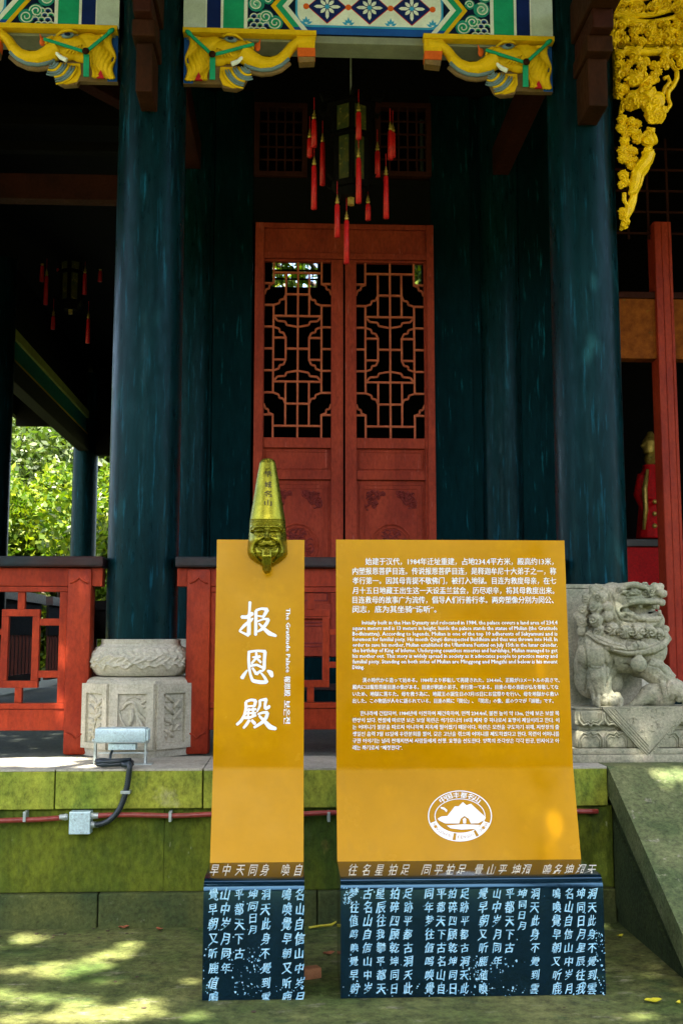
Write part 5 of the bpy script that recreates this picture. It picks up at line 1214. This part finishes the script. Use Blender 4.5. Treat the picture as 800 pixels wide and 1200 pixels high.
# collar band
lt2([(335, 412, .06), (380, 440, .105), (440, 470, .125), (500, 490, .13), (560, 490, .135), (620, 482, .13), (670, 465, .11), (715, 430, .06)], [20, 22, 24, 24, 24, 24, 22, 18], 8)
lb2(558, 470, (40, 26, 26), .135)
SP = []
for X_, Y_, r in ((372, 290, 30), (372, 348, 32), (390, 395, 26), (448, 390, 30), (505, 402, 32), (560, 405, 32), (612, 400, 30), (655, 410, 28), (340, 250, 28), (325, 300, 28), (320, 355, 28), (622, 218, 22), (655, 212, 22), (496, 208, 18), (400, 245, 24), (690, 425, 24)):
    SP.append([(X_ + r * (.85 - .7 * k / 14) * math.cos(k * .62), Y_ + r * (.85 - .7 * k / 14) * math.sin(k * .62)) for k in range(15)])
GR = [([(310, 548), (345, 570), (400, 574), (442, 552)], 4), ([(452, 470), (470, 540), (462, 600), (440, 660)], 5), ([(518, 206), (545, 202), (575, 208), (592, 222)], 3), ([(510, 228), (540, 238), (580, 232)], 3), ([(388, 218), (374, 240), (386, 262)], 7), ([(356, 600), (370, 650), (392, 705)], 4), ([(384, 700), (384, 745)], 3.5), ([(416, 696), (416, 745)], 3.5), ([(450, 700), (450, 745)], 3.5), ([(688, 640), (696, 700)], 3.5), ([(722, 636), (728, 700)], 3.5), ([(524, 552), (557, 562), (590, 552)], 3), ([(350, 424), (400, 460), (470, 488)], 2.5), ([(535, 224), (548, 214), (572, 220)], 4), ([(520, 300), (560, 300), (600, 304), (650, 300), (680, 296)], 12), ([(345, 420), (400, 458), (470, 484), (540, 492), (620, 485), (690, 452)], 3.5), ([(350, 400), (400, 436), (450, 458), (520, 470)], 3), ([(330, 440), (345, 520), (350, 600), (340, 680)], 4),
      ([(430, 480), (440, 560), (445, 640)], 5), ([(640, 560), (690, 570), (715, 600)], 4), ([(540, 445), (575, 445), (590, 470), (575, 492), (540, 492), (530, 470), (540, 445)], 3.5),
      ([(455, 210), (470, 250), (480, 300), (500, 345)], 4.5), ([(440, 130), (420, 200), (400, 210)], 4), ([(600, 175), (640, 180)], 4), ([(510, 350), (560, 358), (620, 356)], 4)]
def lionfn(co, no):
    px, py = proj(co.astype(float)); X_ = (px - 600) * 4; Y_ = (py - 640) * 4; fr_ = (no[:, 1] < .1)
    d = np.zeros(len(co))
    for pl in SP: d -= .013 * np.exp(-(seg_dist(X_, Y_, pl) / 3.6) ** 2)
    for k, (pl, w) in enumerate(GR): d -= (.055 if w == 12 else .011) * np.exp(-(seg_dist(X_, Y_, pl) / w) ** (4 if w == 12 else 2))
    d += .0012 * np.sin(X_ * .31 + np.sin(Y_ * .2) * 2) * np.sin(Y_ * .27)
    return co + no * (d * fr_)[:, None]
b.blob('body', M['lion'], lion, .0043, 3, fn=lionfn)
# teeth, bell, ball
for X_, Y_, s_ in ((576, 276, 1), (640, 280, 1), (664, 318, -1), (655, 282, 1)): MB().tube([lf(X_, Y_ - s_ * 8, .09), lf(X_, Y_ + s_ * 16, .10)], [12 * KL, 7 * KL], 7).build('tooth', M['lion'], lion, 'all')
MB().ball(lf(557, 550, .14), (38 * KL, 30 * KL, 38 * KL)).tube([lf(557, 500, .13), lf(557, 525, .14)], [14 * KL, 22 * KL], 8).tube([lf(520, 552, .14), lf(545, 562, .165), lf(575, 562, .165), lf(594, 552, .14)], 5 * KL, 6).blob('bell', M['lion'], lion, .005, 2)
b = MB(); b.ball(lf(665, 700, .06), (85 * KL, 60 * KL, 56 * KL), (0, .2, 0), 3); b.tube([lf(515, 752, .08), lf(570, 725, .085), lf(620, 690, .08), lf(660, 680, .07)], [4 * KL, 26 * KL, 44 * KL, 48 * KL], 12)
def ballfn(co, no):
    px, py = proj(co.astype(float)); X_ = (px - 600) * 4; Y_ = (py - 640) * 4
    return co + no * (-.004 * np.exp(-(seg_dist(X_, Y_, [(570, 735), (600, 680), (650, 655), (700, 690)]) / 4) ** 2) - .003 * np.exp(-(seg_dist(X_, Y_, [(600, 740), (640, 700), (690, 740)]) / 4) ** 2))[:, None]
b.blob('ball', M['lion'], lion, .006, 3, fn=ballfn)
# pedestal: moulded with lotus petals
px0 = aY(671, 860, 6.5).x; px1 = px0 + .84; zt = lf(500, 752).z + .003; z_ = lambda py: aY(735, py, 6.50).z
ZP = [FL + .0015, z_(885), z_(878), z_(872), z_(852), z_(848), z_(832), zt]
def ped(xa, xb, ya, yb, za, zb, r): return MB().box(xa, xb, ya, yb, za, zb, r).build('pedestal_course', M['lion'], lion, True)
YF = 6.50; YB2 = 6.865
ped(px0 - .02, px1 + .02, YF - .02, YB2, FL + .0015, z_(884), .006); ped(px0 - .005, px1 + .005, YF - .01, YB2, z_(884) + .001, z_(877), .008)
ped(px0 + .02, px1 - .02, YF + .01, YB2, z_(877) + .001, z_(856), .018); ped(px0 + .035, px1 - .035, YF + .03, YB2, z_(856) + .001, z_(850), .004)
ped(px0 + .01, px1 - .01, YF + .0, YB2, z_(850) + .001, z_(832), .02); ped(px0 + .02, px1 - .02, YF + .008, YB2, z_(832) + .001, zt, .006)
for row, (za, zb, yf_) in enumerate(((z_(876), z_(857), YF + .004), (z_(834), z_(851), YF - .006))):
    n = 5
    for k in range(n):
        xa = px0 + .03 + k * (.78 / n); w = .78 / n; m = xa + w / 2; dz = zb - za
        for sc_ in (1, .78):
            pts = [(m - w * .46 * sc_, za), (m - w * .46 * sc_, za + dz * .6 * sc_), (m - w * .3 * sc_, za + dz * .92 * sc_), (m - w * .1 * sc_, za + dz * .8 * sc_), (m, za + dz * 1.0 * sc_), (m + w * .1 * sc_, za + dz * .8 * sc_), (m + w * .3 * sc_, za + dz * .92 * sc_), (m + w * .46 * sc_, za + dz * .6 * sc_), (m + w * .46 * sc_, za)]
            MB().tube([(x, yf_ + .004, z) for x, z in pts], .008 if sc_ == 1 else .005, 6).build('lotus_petal', M['lion'], lion, 'all')
# draped cloth corner with pleats and beads
P0, P1, P2_ = lf(378, 752, 0), lf(790, 752, 0), lf(588, 972, 0)
cy_ = YF - .016
mk = lambda P_, d=0: Vector((P_.x, cy_ - d, P_.z))
P2v = lf(588, 972, 0); 
b = MB(); tri = [(P0.x, zt - .001), (P1.x, zt - .001), (P2v.x, P2v.z - .015)]
b.prism(tri, lambda u, w, d: Vector((u, cy_ + d, w)), .03, .003); b.box(P0.x, P1.x, cy_, 6.7, zt + .0005, zt + .008); cl_ = b.build('draped_cloth', M['lion'], lion, label='triangular carved cloth hanging over the pedestal front')
a_, c2_, t_ = Vector((P0.x, cy_, zt)), Vector((P1.x, cy_, zt)), Vector((P2v.x, cy_, P2v.z - .015))
for k in range(4):
    o_ = .012 + k * .014
    MB().tube([a_ + Vector((o_ * 1.4, -.001, -.002)), t_ + Vector((0, -.001, o_ * 1.5)) ], .0035, 6).build('cloth_pleat', M['lion'], cl_, 'all')
MB().tube([c2_ + Vector((-.03, -.001, -.002)), t_ + Vector((0, -.001, .035))], .0035, 6).build('cloth_pleat', M['lion'], cl_, 'all')
for k in range(12):
    p_ = (c2_ + Vector((-.015, 0, 0))).lerp(t_ + Vector((0, 0, .016)), (k + .5) / 12); MB().ball(p_, (.006, .005, .006), sub=1).build('bead', M['lion'], cl_, 'all')
rnd = random.Random(9); b = MB()
for k in range(46):
    u_, v_ = rnd.random(), rnd.random()
    if u_ + v_ > .92: continue
    p_ = a_ + Vector((.075, 0, -.012)) + (c2_ - a_ - Vector((.13, 0, 0))) * u_ + (t_ - a_ - Vector((.06, 0, -.09))) * v_ ; al = rnd.uniform(0, 6.28)
    b.tube([p_ + Vector((math.cos(al + q_) * .010, -.0005, math.sin(al + q_) * .010)) for q_ in (0, 1, 2, 3)], .0028, 5)
b.build('cloth_carving', M['lion'], cl_, 'all')
# stone slab behind the lion
sb = thing('stone_slab', 'plain pale stone slab standing behind the lion against the right column', 'stone slab', (1.95, 6.83, FL))
x0 = aY(640, 740, 6.83).x; bx('slab', M['lion'], sb, x0, x0 + .62, 6.868, 6.92, FL + .001, aY(675, 690, 6.87).z, .008); bx('slab_cap', M['lion'], sb, x0 - .01, x0 + .63, 6.866, 6.925, aY(675, 690, 6.87).z + .001, aY(675, 690, 6.87).z + .03, .008)

# ================================================================== FLOODLIGHT, PIPE, BOX, CABLE
fY = 6.50
fd = thing('floodlight', 'pale blue grey floodlight on a U bracket before the column base', 'floodlight', (-1.17, 6.45, FL))
q = pbox(111, 171, 853.5, 870, fY, .13)
fb = MB().box(*q, .012).build('housing', M['metal'], fd, True)
bx('lens_rim', M['steel'], fb, q[0] + .008, q[1] - .008, q[2] + .01, q[3] - .01, q[4] - .006, q[4] - .0005, .002)
for k in range(7): bx('cooling_fin', M['metal'], fb, q[1] + .001, q[1] + .012, q[2] + .012 + k * .016, q[2] + .018 + k * .016, q[4] + .01, q[5] - .008, .001)
q2 = pbox(127, 159, 871.5, 879, fY + .03, .08); bx('driver_box', M['metal'], fd, *q2, .004)
for px in (112, 171):
    x = aY(px, 880, fY + .05).x; zt_ = aY(px, 866, fY).z
    bx('bracket_leg', M['steel'], fd, x - .007, x + .007, fY + .03, fY + .07, FL + .004, zt_, .002)
    MB().ball((x + (-.012 if px < 140 else .012), fY + .05, zt_ - .015), (.01, .014, .014), sub=1).build('bolt', M['steel'], fd, 'all')
bx('bracket_foot', M['steel'], fd, aY(112, 890, 6.45).x - .01, aY(171, 890, 6.45).x + .03, fY - .02, fY + .075, FL + .0015, FL + .0055, .001)
bx('lower_bar', M['steel'], fd, aY(112, 890, 6.45).x, aY(171, 890, 6.45).x, fY + .035, fY + .065, aY(140, 884, 6.5).z, aY(140, 882.5, 6.5).z, .001)
cab = thing('power_cable', 'black flexible cable running from the floodlight down to the junction box', 'cable', (-1.1, 6.4, FL))
def wpt(px, py, Y): return aY(px, py, Y)
co_ = aZ(133, 896, FL + .02)
rings = []
for k in range(60):
    a = k * .42; rings.append(Vector((co_.x + (.10 + .008 * math.sin(k * 1.3)) * math.cos(a), co_.y - .0 + .055 * math.sin(a), FL + .016 + .0011 * (k % 30) + .004 * math.sin(k * .9))))
MB().tube([wpt(132, 879, fY + .06), wpt(130, 884, fY + .02), wpt(129, 890, fY - .02), rings[4]], .008, 8).build('lead', M['rubber'], cab, 'all')
MB().tube(rings, .011, 8).build('coil', M['rubber'], cab, 'all')
path = [Vector((co_.x + .06, co_.y - .05, FL + .03)), Vector((aY(148, 893, 6.3).x, 6.29, FL + .025)), wpt(152, 897, 6.265), wpt(151, 908, 6.262), wpt(149, 922, 6.262), wpt(145, 937, 6.262), wpt(139, 950, 6.262), wpt(130, 960, 6.262), wpt(121, 965, 6.265), wpt(112, 966.5, 6.272)]
dn = []
for i in range(len(path) - 1):
    for j in range(6):
        p0, p1, p2, p3 = path[max(i - 1, 0)], path[i], path[i + 1], path[min(i + 2, len(path) - 1)]; t = j / 6
        dn.append(.5 * ((2 * p1) + (p2 - p0) * t + (2 * p0 - 5 * p1 + 4 * p2 - p3) * t * t + (3 * p1 - p0 - 3 * p2 + p3) * t ** 3))
dn.append(path[-1])
dd = [dn[0]]
for a, c_ in zip(dn, dn[1:]):
    n = max(1, int((c_ - a).length / .004)); dd += [a.lerp(c_, (k + 1) / n) for k in range(n)]
MB().tube(dd, [.0175 if k % 2 else .0145 for k in range(len(dd))], 10).build('conduit', M['rubber'], cab, 'all')
bx('clip', M['steel'], cab, aY(142, 928, 6.26).x, aY(153, 928, 6.26).x, 6.24, 6.30, aY(147, 930, 6.26).z, aY(147, 926.5, 6.26).z, .002)
jb = thing('junction_box', 'square pale grey junction box fixed to the mossy wall under the capstone', 'junction box', (-1.35, 6.3, .6))
q = pbox(81, 106, 951.5, 978, 6.245, .085); bx('box', M['metal'], jb, *q, .004); bx('lid', M['metal'], jb, q[0] + .003, q[1] - .003, q[2] - .005, q[2] - .0005, q[4] + .003, q[5] - .003, .002)
for X_, Z_ in ((q[0] + .07, q[5] - .012), (q[0] + .07, q[4] + .012)): MB().ball((X_, q[2] - .006, Z_), (.005, .003, .005), sub=1).build('screw', M['steel'], jb, 'all')
for (px, py, d_) in ((75, 957.5, -1), (111, 956, 1), (111, 966.5, 1)):
    c_ = aY(px, py, 6.275); MB().tube([c_ - Vector((.022, 0, 0)), c_ + Vector((.022, 0, 0))], .017, 10).tube([c_ + Vector((.006 * -d_, 0, 0)), c_ + Vector((.014 * -d_, 0, 0))], .021, 6).build('gland', M['steel'], jb, True)
pp = thing('conduit_pipe', 'red painted conduit pipe running along the mossy wall', 'pipe', (0, 6.28, .6))
def pipe(pa, pb_, n=24):
    pts = [pa.lerp(pb_, k / n) + Vector((0, 0, .004 * math.sin(k * .5))) for k in range(n + 1)]; MB().tube(pts, .0145, 12).build('pipe_run', M['pipe'], pp, 'all')
pipe(aY(-150, 973, 6.275), aY(73, 957.7, 6.275)); pipe(aY(112, 956, 6.275), aY(700, 950, 6.275), 60)
for px in (30, 200, 385, 560): c_ = aY(px, 955, 6.28); bx('pipe_clip', M['steel'], pp, c_.x - .008, c_.x + .008, 6.255, 6.335, c_.z - .035, c_.z + .02, .002)

# ================================================================== LEAVES, TWIGS ON THE GROUND
def leaf_on(px, py, z, L_, W_, rot, mat, label, Y=None):
    c_ = aZ(px, py, z); bm = bmesh.new(); n = 9; L2 = []; R2 = []
    for k in range(n):
        t = k / (n - 1); w = W_ * math.sin(math.pi * t) ** .8 * .5; x = (t - .5) * L_; zz = .006 + .012 * abs(t - .5) * 2
        L2.append(bm.verts.new((x, w, zz + w * .35))); R2.append(bm.verts.new((x, -w, zz + w * .3)))
    M_ = [bm.verts.new(((k / (n - 1) - .5) * L_, 0, .004 + .012 * abs(k / (n - 1) - .5) * 2)) for k in range(n)]
    for k in range(n - 1):
        for A_, B_ in ((L2, M_), (M_, R2)): bm.faces.new((A_[k], A_[k + 1], B_[k + 1], B_[k]))
    bmesh.ops.remove_doubles(bm, verts=bm.verts, dist=1e-5)
    bmesh.ops.recalc_face_normals(bm, faces=bm.faces); me = bpy.data.meshes.new('leaf'); bm.to_mesh(me); bm.free()
    o = link('fallen_leaf', me, M[mat], None, True); o.location = c_; o.rotation_euler = (0, 0, rot)
    return tag(o, label, 'leaf')
leaf_on(765, 1176, 0, .085, .05, .1, 'fallen', 'yellow green fallen leaf on the paving at the lower right')
leaf_on(726, 1099, 0, .05, .025, .5, 'fallen', 'small dull yellow leaf in the shade at the foot of the stair slab')
leaf_on(145, 1089, 0, .06, .04, .3, 'fallen_brown', 'reddish brown leaf lying against the wall foot below the floodlight')
leaf_on(187, 1091, 0, .05, .03, -.6, 'fallen_brown', 'small brown leaf at the wall foot just left of the narrow sign')
leaf_on(794, 1178, 0, .04, .02, .9, 'fallen', 'tiny pale leaf at the right picture edge on the paving')
leaf_on(385, 1120, 0, .07, .045, .4, 'fallen_brown', 'orange brown leaf between the two black sign bases')
tw = MB().tube([aZ(362, 1087, .012), aZ(375, 1085, .02), aZ(388, 1084, .012), aZ(394, 1080, .03)], [.006, .007, .008, .004], 6).build('yellow_twig', M['fallen'], None, 'all'); tag(tw, 'yellow twig lying on the paving between the two sign bases', 'twig')
br = MB().box(-.045, .045, -.03, .03, 0, .05, .008).build('brick_chip', M['brick'], None, True, wc=False); br.location = aZ(364, 1146, 0); br.rotation_euler = (0, 0, .4); tag(br, 'orange brick chip on the paving beside the narrow sign base', 'brick')
rnd = random.Random(4); bm = bmesh.new()
for k in range(170):
    x = rnd.uniform(-3, 3.5); y = rnd.choice((rnd.uniform(6.1, 6.29), rnd.uniform(4.2, 6.29))); r = rnd.uniform(.004, .014)
    if 1.7 < x and y > 4.6: continue
    bmesh.ops.create_icosphere(bm, subdivisions=1, radius=r, matrix=Matrix.Translation((x, y, r * .2)) @ Matrix.Diagonal((1, rnd.uniform(.5, 1), rnd.uniform(.2, .5), 1)))
me = bpy.data.meshes.new('debris'); bm.to_mesh(me); bm.free(); o = link('ground_debris', me, M['crumb']); tag(o, 'small crumbs and dirt scattered along the wall foot', 'debris', kind='stuff')

# ================================================================== TREES
def leaves_mesh(name, pos, size, mat, parent, up=.35):
    n = len(pos); nr = rng.normal(size=(n, 3)); nr[:, 2] += up; nr /= np.linalg.norm(nr, axis=1)[:, None]
    t1 = np.cross(nr, rng.normal(size=(n, 3))); t1 /= np.linalg.norm(t1, axis=1)[:, None]; t2 = np.cross(nr, t1)
    s = size * rng.uniform(.6, 1.3, (n, 1)); l = t1 * s; w = t2 * s * .42
    V = np.stack([pos - l, pos - l * .1 + w, pos + l, pos - l * .1 - w], 1).reshape(-1, 3).astype(np.float32)
    me = bpy.data.meshes.new(name); me.vertices.add(4 * n); me.vertices.foreach_set('co', V.ravel()); me.loops.add(4 * n); me.loops.foreach_set('vertex_index', np.arange(4 * n, dtype=np.int32))
    me.polygons.add(n); me.polygons.foreach_set('loop_start', np.arange(0, 4 * n, 4, dtype=np.int32)); me.polygons.foreach_set('loop_total', np.full(n, 4, dtype=np.int32)); me.update(calc_edges=True)
    return link(name, me, mat, parent)
def tree(x, y, h, cr, label, n=9000, size=.12, mat='leaf_bright', trunk_r=.14, cz=None, crown_h=None, group=None, keep=None):
    t = thing('broadleaf_tree', label, 'tree', (x, y, 0), group)
    rr_2 = random.Random(int(x * 100 + y * 10)); top = cz or h * .62; ch = crown_h or h * .45
    b = MB(); tops = []
    tp = [(x + rr_2.uniform(-.15, .15) * k, y + rr_2.uniform(-.1, .1) * k, k * top / 5 - .05) for k in range(6)]
    b.tube(tp, [trunk_r * (1.25 - .14 * k) for k in range(6)], 10)
    for k in range(9):
        a = rr_2.uniform(0, 6.28); st_ = Vector(tp[rr_2.randint(2, 5)]); e = Vector((x + math.cos(a) * cr * .75, y + math.sin(a) * cr * .75, top + rr_2.uniform(-.5, .8) * ch)); m = st_.lerp(e, .5) + Vector((0, 0, .25))
        b.tube([st_, m, e], [trunk_r * .45, trunk_r * .28, trunk_r * .1], 6)
    b.build('trunk', M['bark'], t, 'all')
    nc = 46; cc = []
    for k in range(nc):
        d = rng.normal(size=3); d /= np.linalg.norm(d); r = rng.uniform(.35, 1) ** .6
        cc.append((x + d[0] * cr * r, y + d[1] * cr * r, top + d[2] * ch * r, rng.uniform(.45, 1.0) * cr * .36))
    cc = np.array(cc); idx = rng.integers(0, nc, n); dd_ = rng.normal(size=(n, 3)); dd_ /= np.linalg.norm(dd_, axis=1)[:, None]
    pos = cc[idx, :3] + dd_ * (cc[idx, 3] * rng.uniform(.45, 1.05, n) ** .5)[:, None]
    if keep is not None: pos = pos[keep(pos)]
    o = leaves_mesh('crown', pos, size, M[mat], t); return t
labs = ['slender bright green tree beyond the gallery seen left of the far column', 'sunlit yellow green tree behind the dark far column', 'bright tree seen between the far column and the left front column', 'tall tree behind the gallery with sky showing through its crown',
        'low sunlit bush like tree beyond the gallery railing', 'tall green tree behind the hall seen through the clerestory opening', 'second green tree behind the hall glimpsed through the right door glass', 'broad tree farther off beyond the gallery at the left']
tree(-7.4, 27.5, 7.0, 2.6, labs[0], 16000, .11, 'leaf_bright', cz=3.9, crown_h=2.6); tree(-5.6, 26, 6.0, 2.3, labs[1], 15000, .11, 'leaf_bright', cz=3.0, crown_h=2.3); tree(-4.4, 28.5, 7.5, 2.5, labs[2], 12000, .11, 'leaf_bright', cz=4.0, crown_h=2.6)
tree(-9.6, 33, 9.5, 3.4, labs[3], 14000, .14, 'leaf', cz=6.0, crown_h=3.2); tree(-7.0, 24.3, 3.4, 1.9, labs[4], 12000, .09, 'leaf_bright', cz=1.6, crown_h=1.5)
tree(.4, 24, 11, 3.6, labs[5], 12000, .15, 'leaf_bright', cz=9.5, crown_h=3.2); tree(5.0, 25, 11, 3.4, labs[6], 9000, .15, 'leaf', cz=9.5, crown_h=3.0); tree(-12.5, 30, 10, 4.0, labs[7], 14000, .15, 'leaf', cz=5, crown_h=4)
me = bpy.data.meshes.new('hedge')
hp = np.stack([rng.uniform(-20, -2, 52000), rng.uniform(34, 40, 52000), rng.uniform(0, 11.5, 52000) ** 1.0], 1)
hd = leaves_mesh('far_woods', hp, .22, M['leaf'], None); tag(hd, 'mass of green foliage far behind the gallery', 'woods', kind='stuff')

# overhanging trees behind the photographer: their crowns shade the forecourt and let sun flecks through
DAP = []   # sun flecks on the ground / ledge: (x, y, z, rx, ry)
def fleck(px, py, z, wx, wy):
    c_ = aZ(px, py, z); a = aZ(px + wx, py, z); b_ = aZ(px, py + wy * .5, z); c2 = aZ(px, py - wy * .5, z); DAP.append((c_.x, c_.y, z, abs(a.x - c_.x) * 1.2, abs(c2.y - b_.y) / 2 * 1.5))
for a in ((70, 1135, 48, 12), (135, 1118, 26, 9), (40, 1100, 22, 7), (60, 1172, 60, 7), (110, 1190, 70, 12), (165, 1178, 26, 9), (10, 1192, 16, 10), (215, 1150, 16, 5), (60, 1080, 0.1, .1), (230, 1190, 24, 6), (120, 1150, 40, 5), (150, 1105, 20, 4), (740, 1190, 20, 5), (420, 1192, 26, 4), (8, 1160, 12, 8), (20, 1138, 22, 6)): fleck(a[0], a[1], 0, a[2], a[3])
fleck(20, 893, FL, 50, 6); fleck(80, 897, FL, 40, 4); fleck(60, 890, FL, 40, 4); fleck(-40, 895, FL, 40, 6)
DAP.append((2.2, 6.2, .83, .12, .10)); DAP.append((2.28, 6.0, .7, .05, .12))
for (px, py, rx, ry) in ((592, 641, .022, .03), (645, 975, .035, .07)):
    c_ = big.up(px, py) if py < 900 else (big.lo(px, py) if px > 390 else small.lo(px, py)); DAP.append((c_.x, c_.y, c_.z, rx, ry))
sdn = np.array(SD)
def keep_fn(pos):
    k = np.ones(len(pos), bool)
    for (x, y, z, rx, ry) in DAP:
        t = (pos[:, 2] - z) / sdn[2]; gx_ = pos[:, 0] - sdn[0] * t; gy_ = pos[:, 1] - sdn[1] * t
        k &= ((gx_ - x) / (rx + .03)) ** 2 + ((gy_ - y) / (ry + .03)) ** 2 > 1
    return k
def canopy_tree(x, y, z, n, spread, label, seed):
    t = thing('shade_tree', label, 'tree', (x, y, 0), 'tall trees standing behind the photographer')
    b = MB(); b.tube([(x, y, -.05), (x + .1, y, 2.5), (x, y + .1, 5), (x + .1, y + .3, 7.5)], [.32, .26, .22, .15], 12)
    r3 = random.Random(seed)
    for k in range(10):
        a = r3.uniform(0, 6.28); e = Vector((x + math.cos(a) * spread[0] * .8, y + math.sin(a) * spread[1] * .8, z + r3.uniform(-.6, .8))); b.tube([(x, y + .1, 5), ((x + e.x) / 2, (y + e.y) / 2, z - .2), e], [.12, .08, .02], 6)
    b.build('trunk', M['bark'], t, 'all')
    pos = np.stack([x + rng.uniform(-1, 1, n) * spread[0], y + rng.uniform(-1, 1, n) * spread[1], z + rng.normal(0, .55, n)], 1)
    r_ = np.hypot((pos[:, 0] - x) / spread[0], (pos[:, 1] - y) / spread[1]); pos = pos[(r_ < 1.15)]
    pos = pos[keep_fn(pos)]
    leaves_mesh('crown', pos, .13, M['leaf'], t)
canopy_tree(-3.2, .5, 8.6, 40000, (4.0, 5.0), 'tall shade tree standing behind the photographer on the left', 1)
canopy_tree(2.4, .2, 8.9, 46000, (4.4, 4.6), 'tall shade tree standing behind the photographer on the right', 2)

# unseen foliage bank added behind the camera to cut low sky light
n_ = 50000; hx = rng.uniform(-34, 34, n_); hb = np.stack([hx, -17 - rng.uniform(0, 5, n_) + .006 * hx ** 2, rng.uniform(0, 1, n_) ** .8 * (5.6 + 1.6 * np.sin(hx * .5) + .8 * np.sin(hx * 1.3))], 1)
hk = leaves_mesh('sky_block_foliage', hb, .34, M['leaf'], None); tag(hk, 'unseen mass of green foliage added behind the camera to block low sky light', 'woods', kind='stuff')
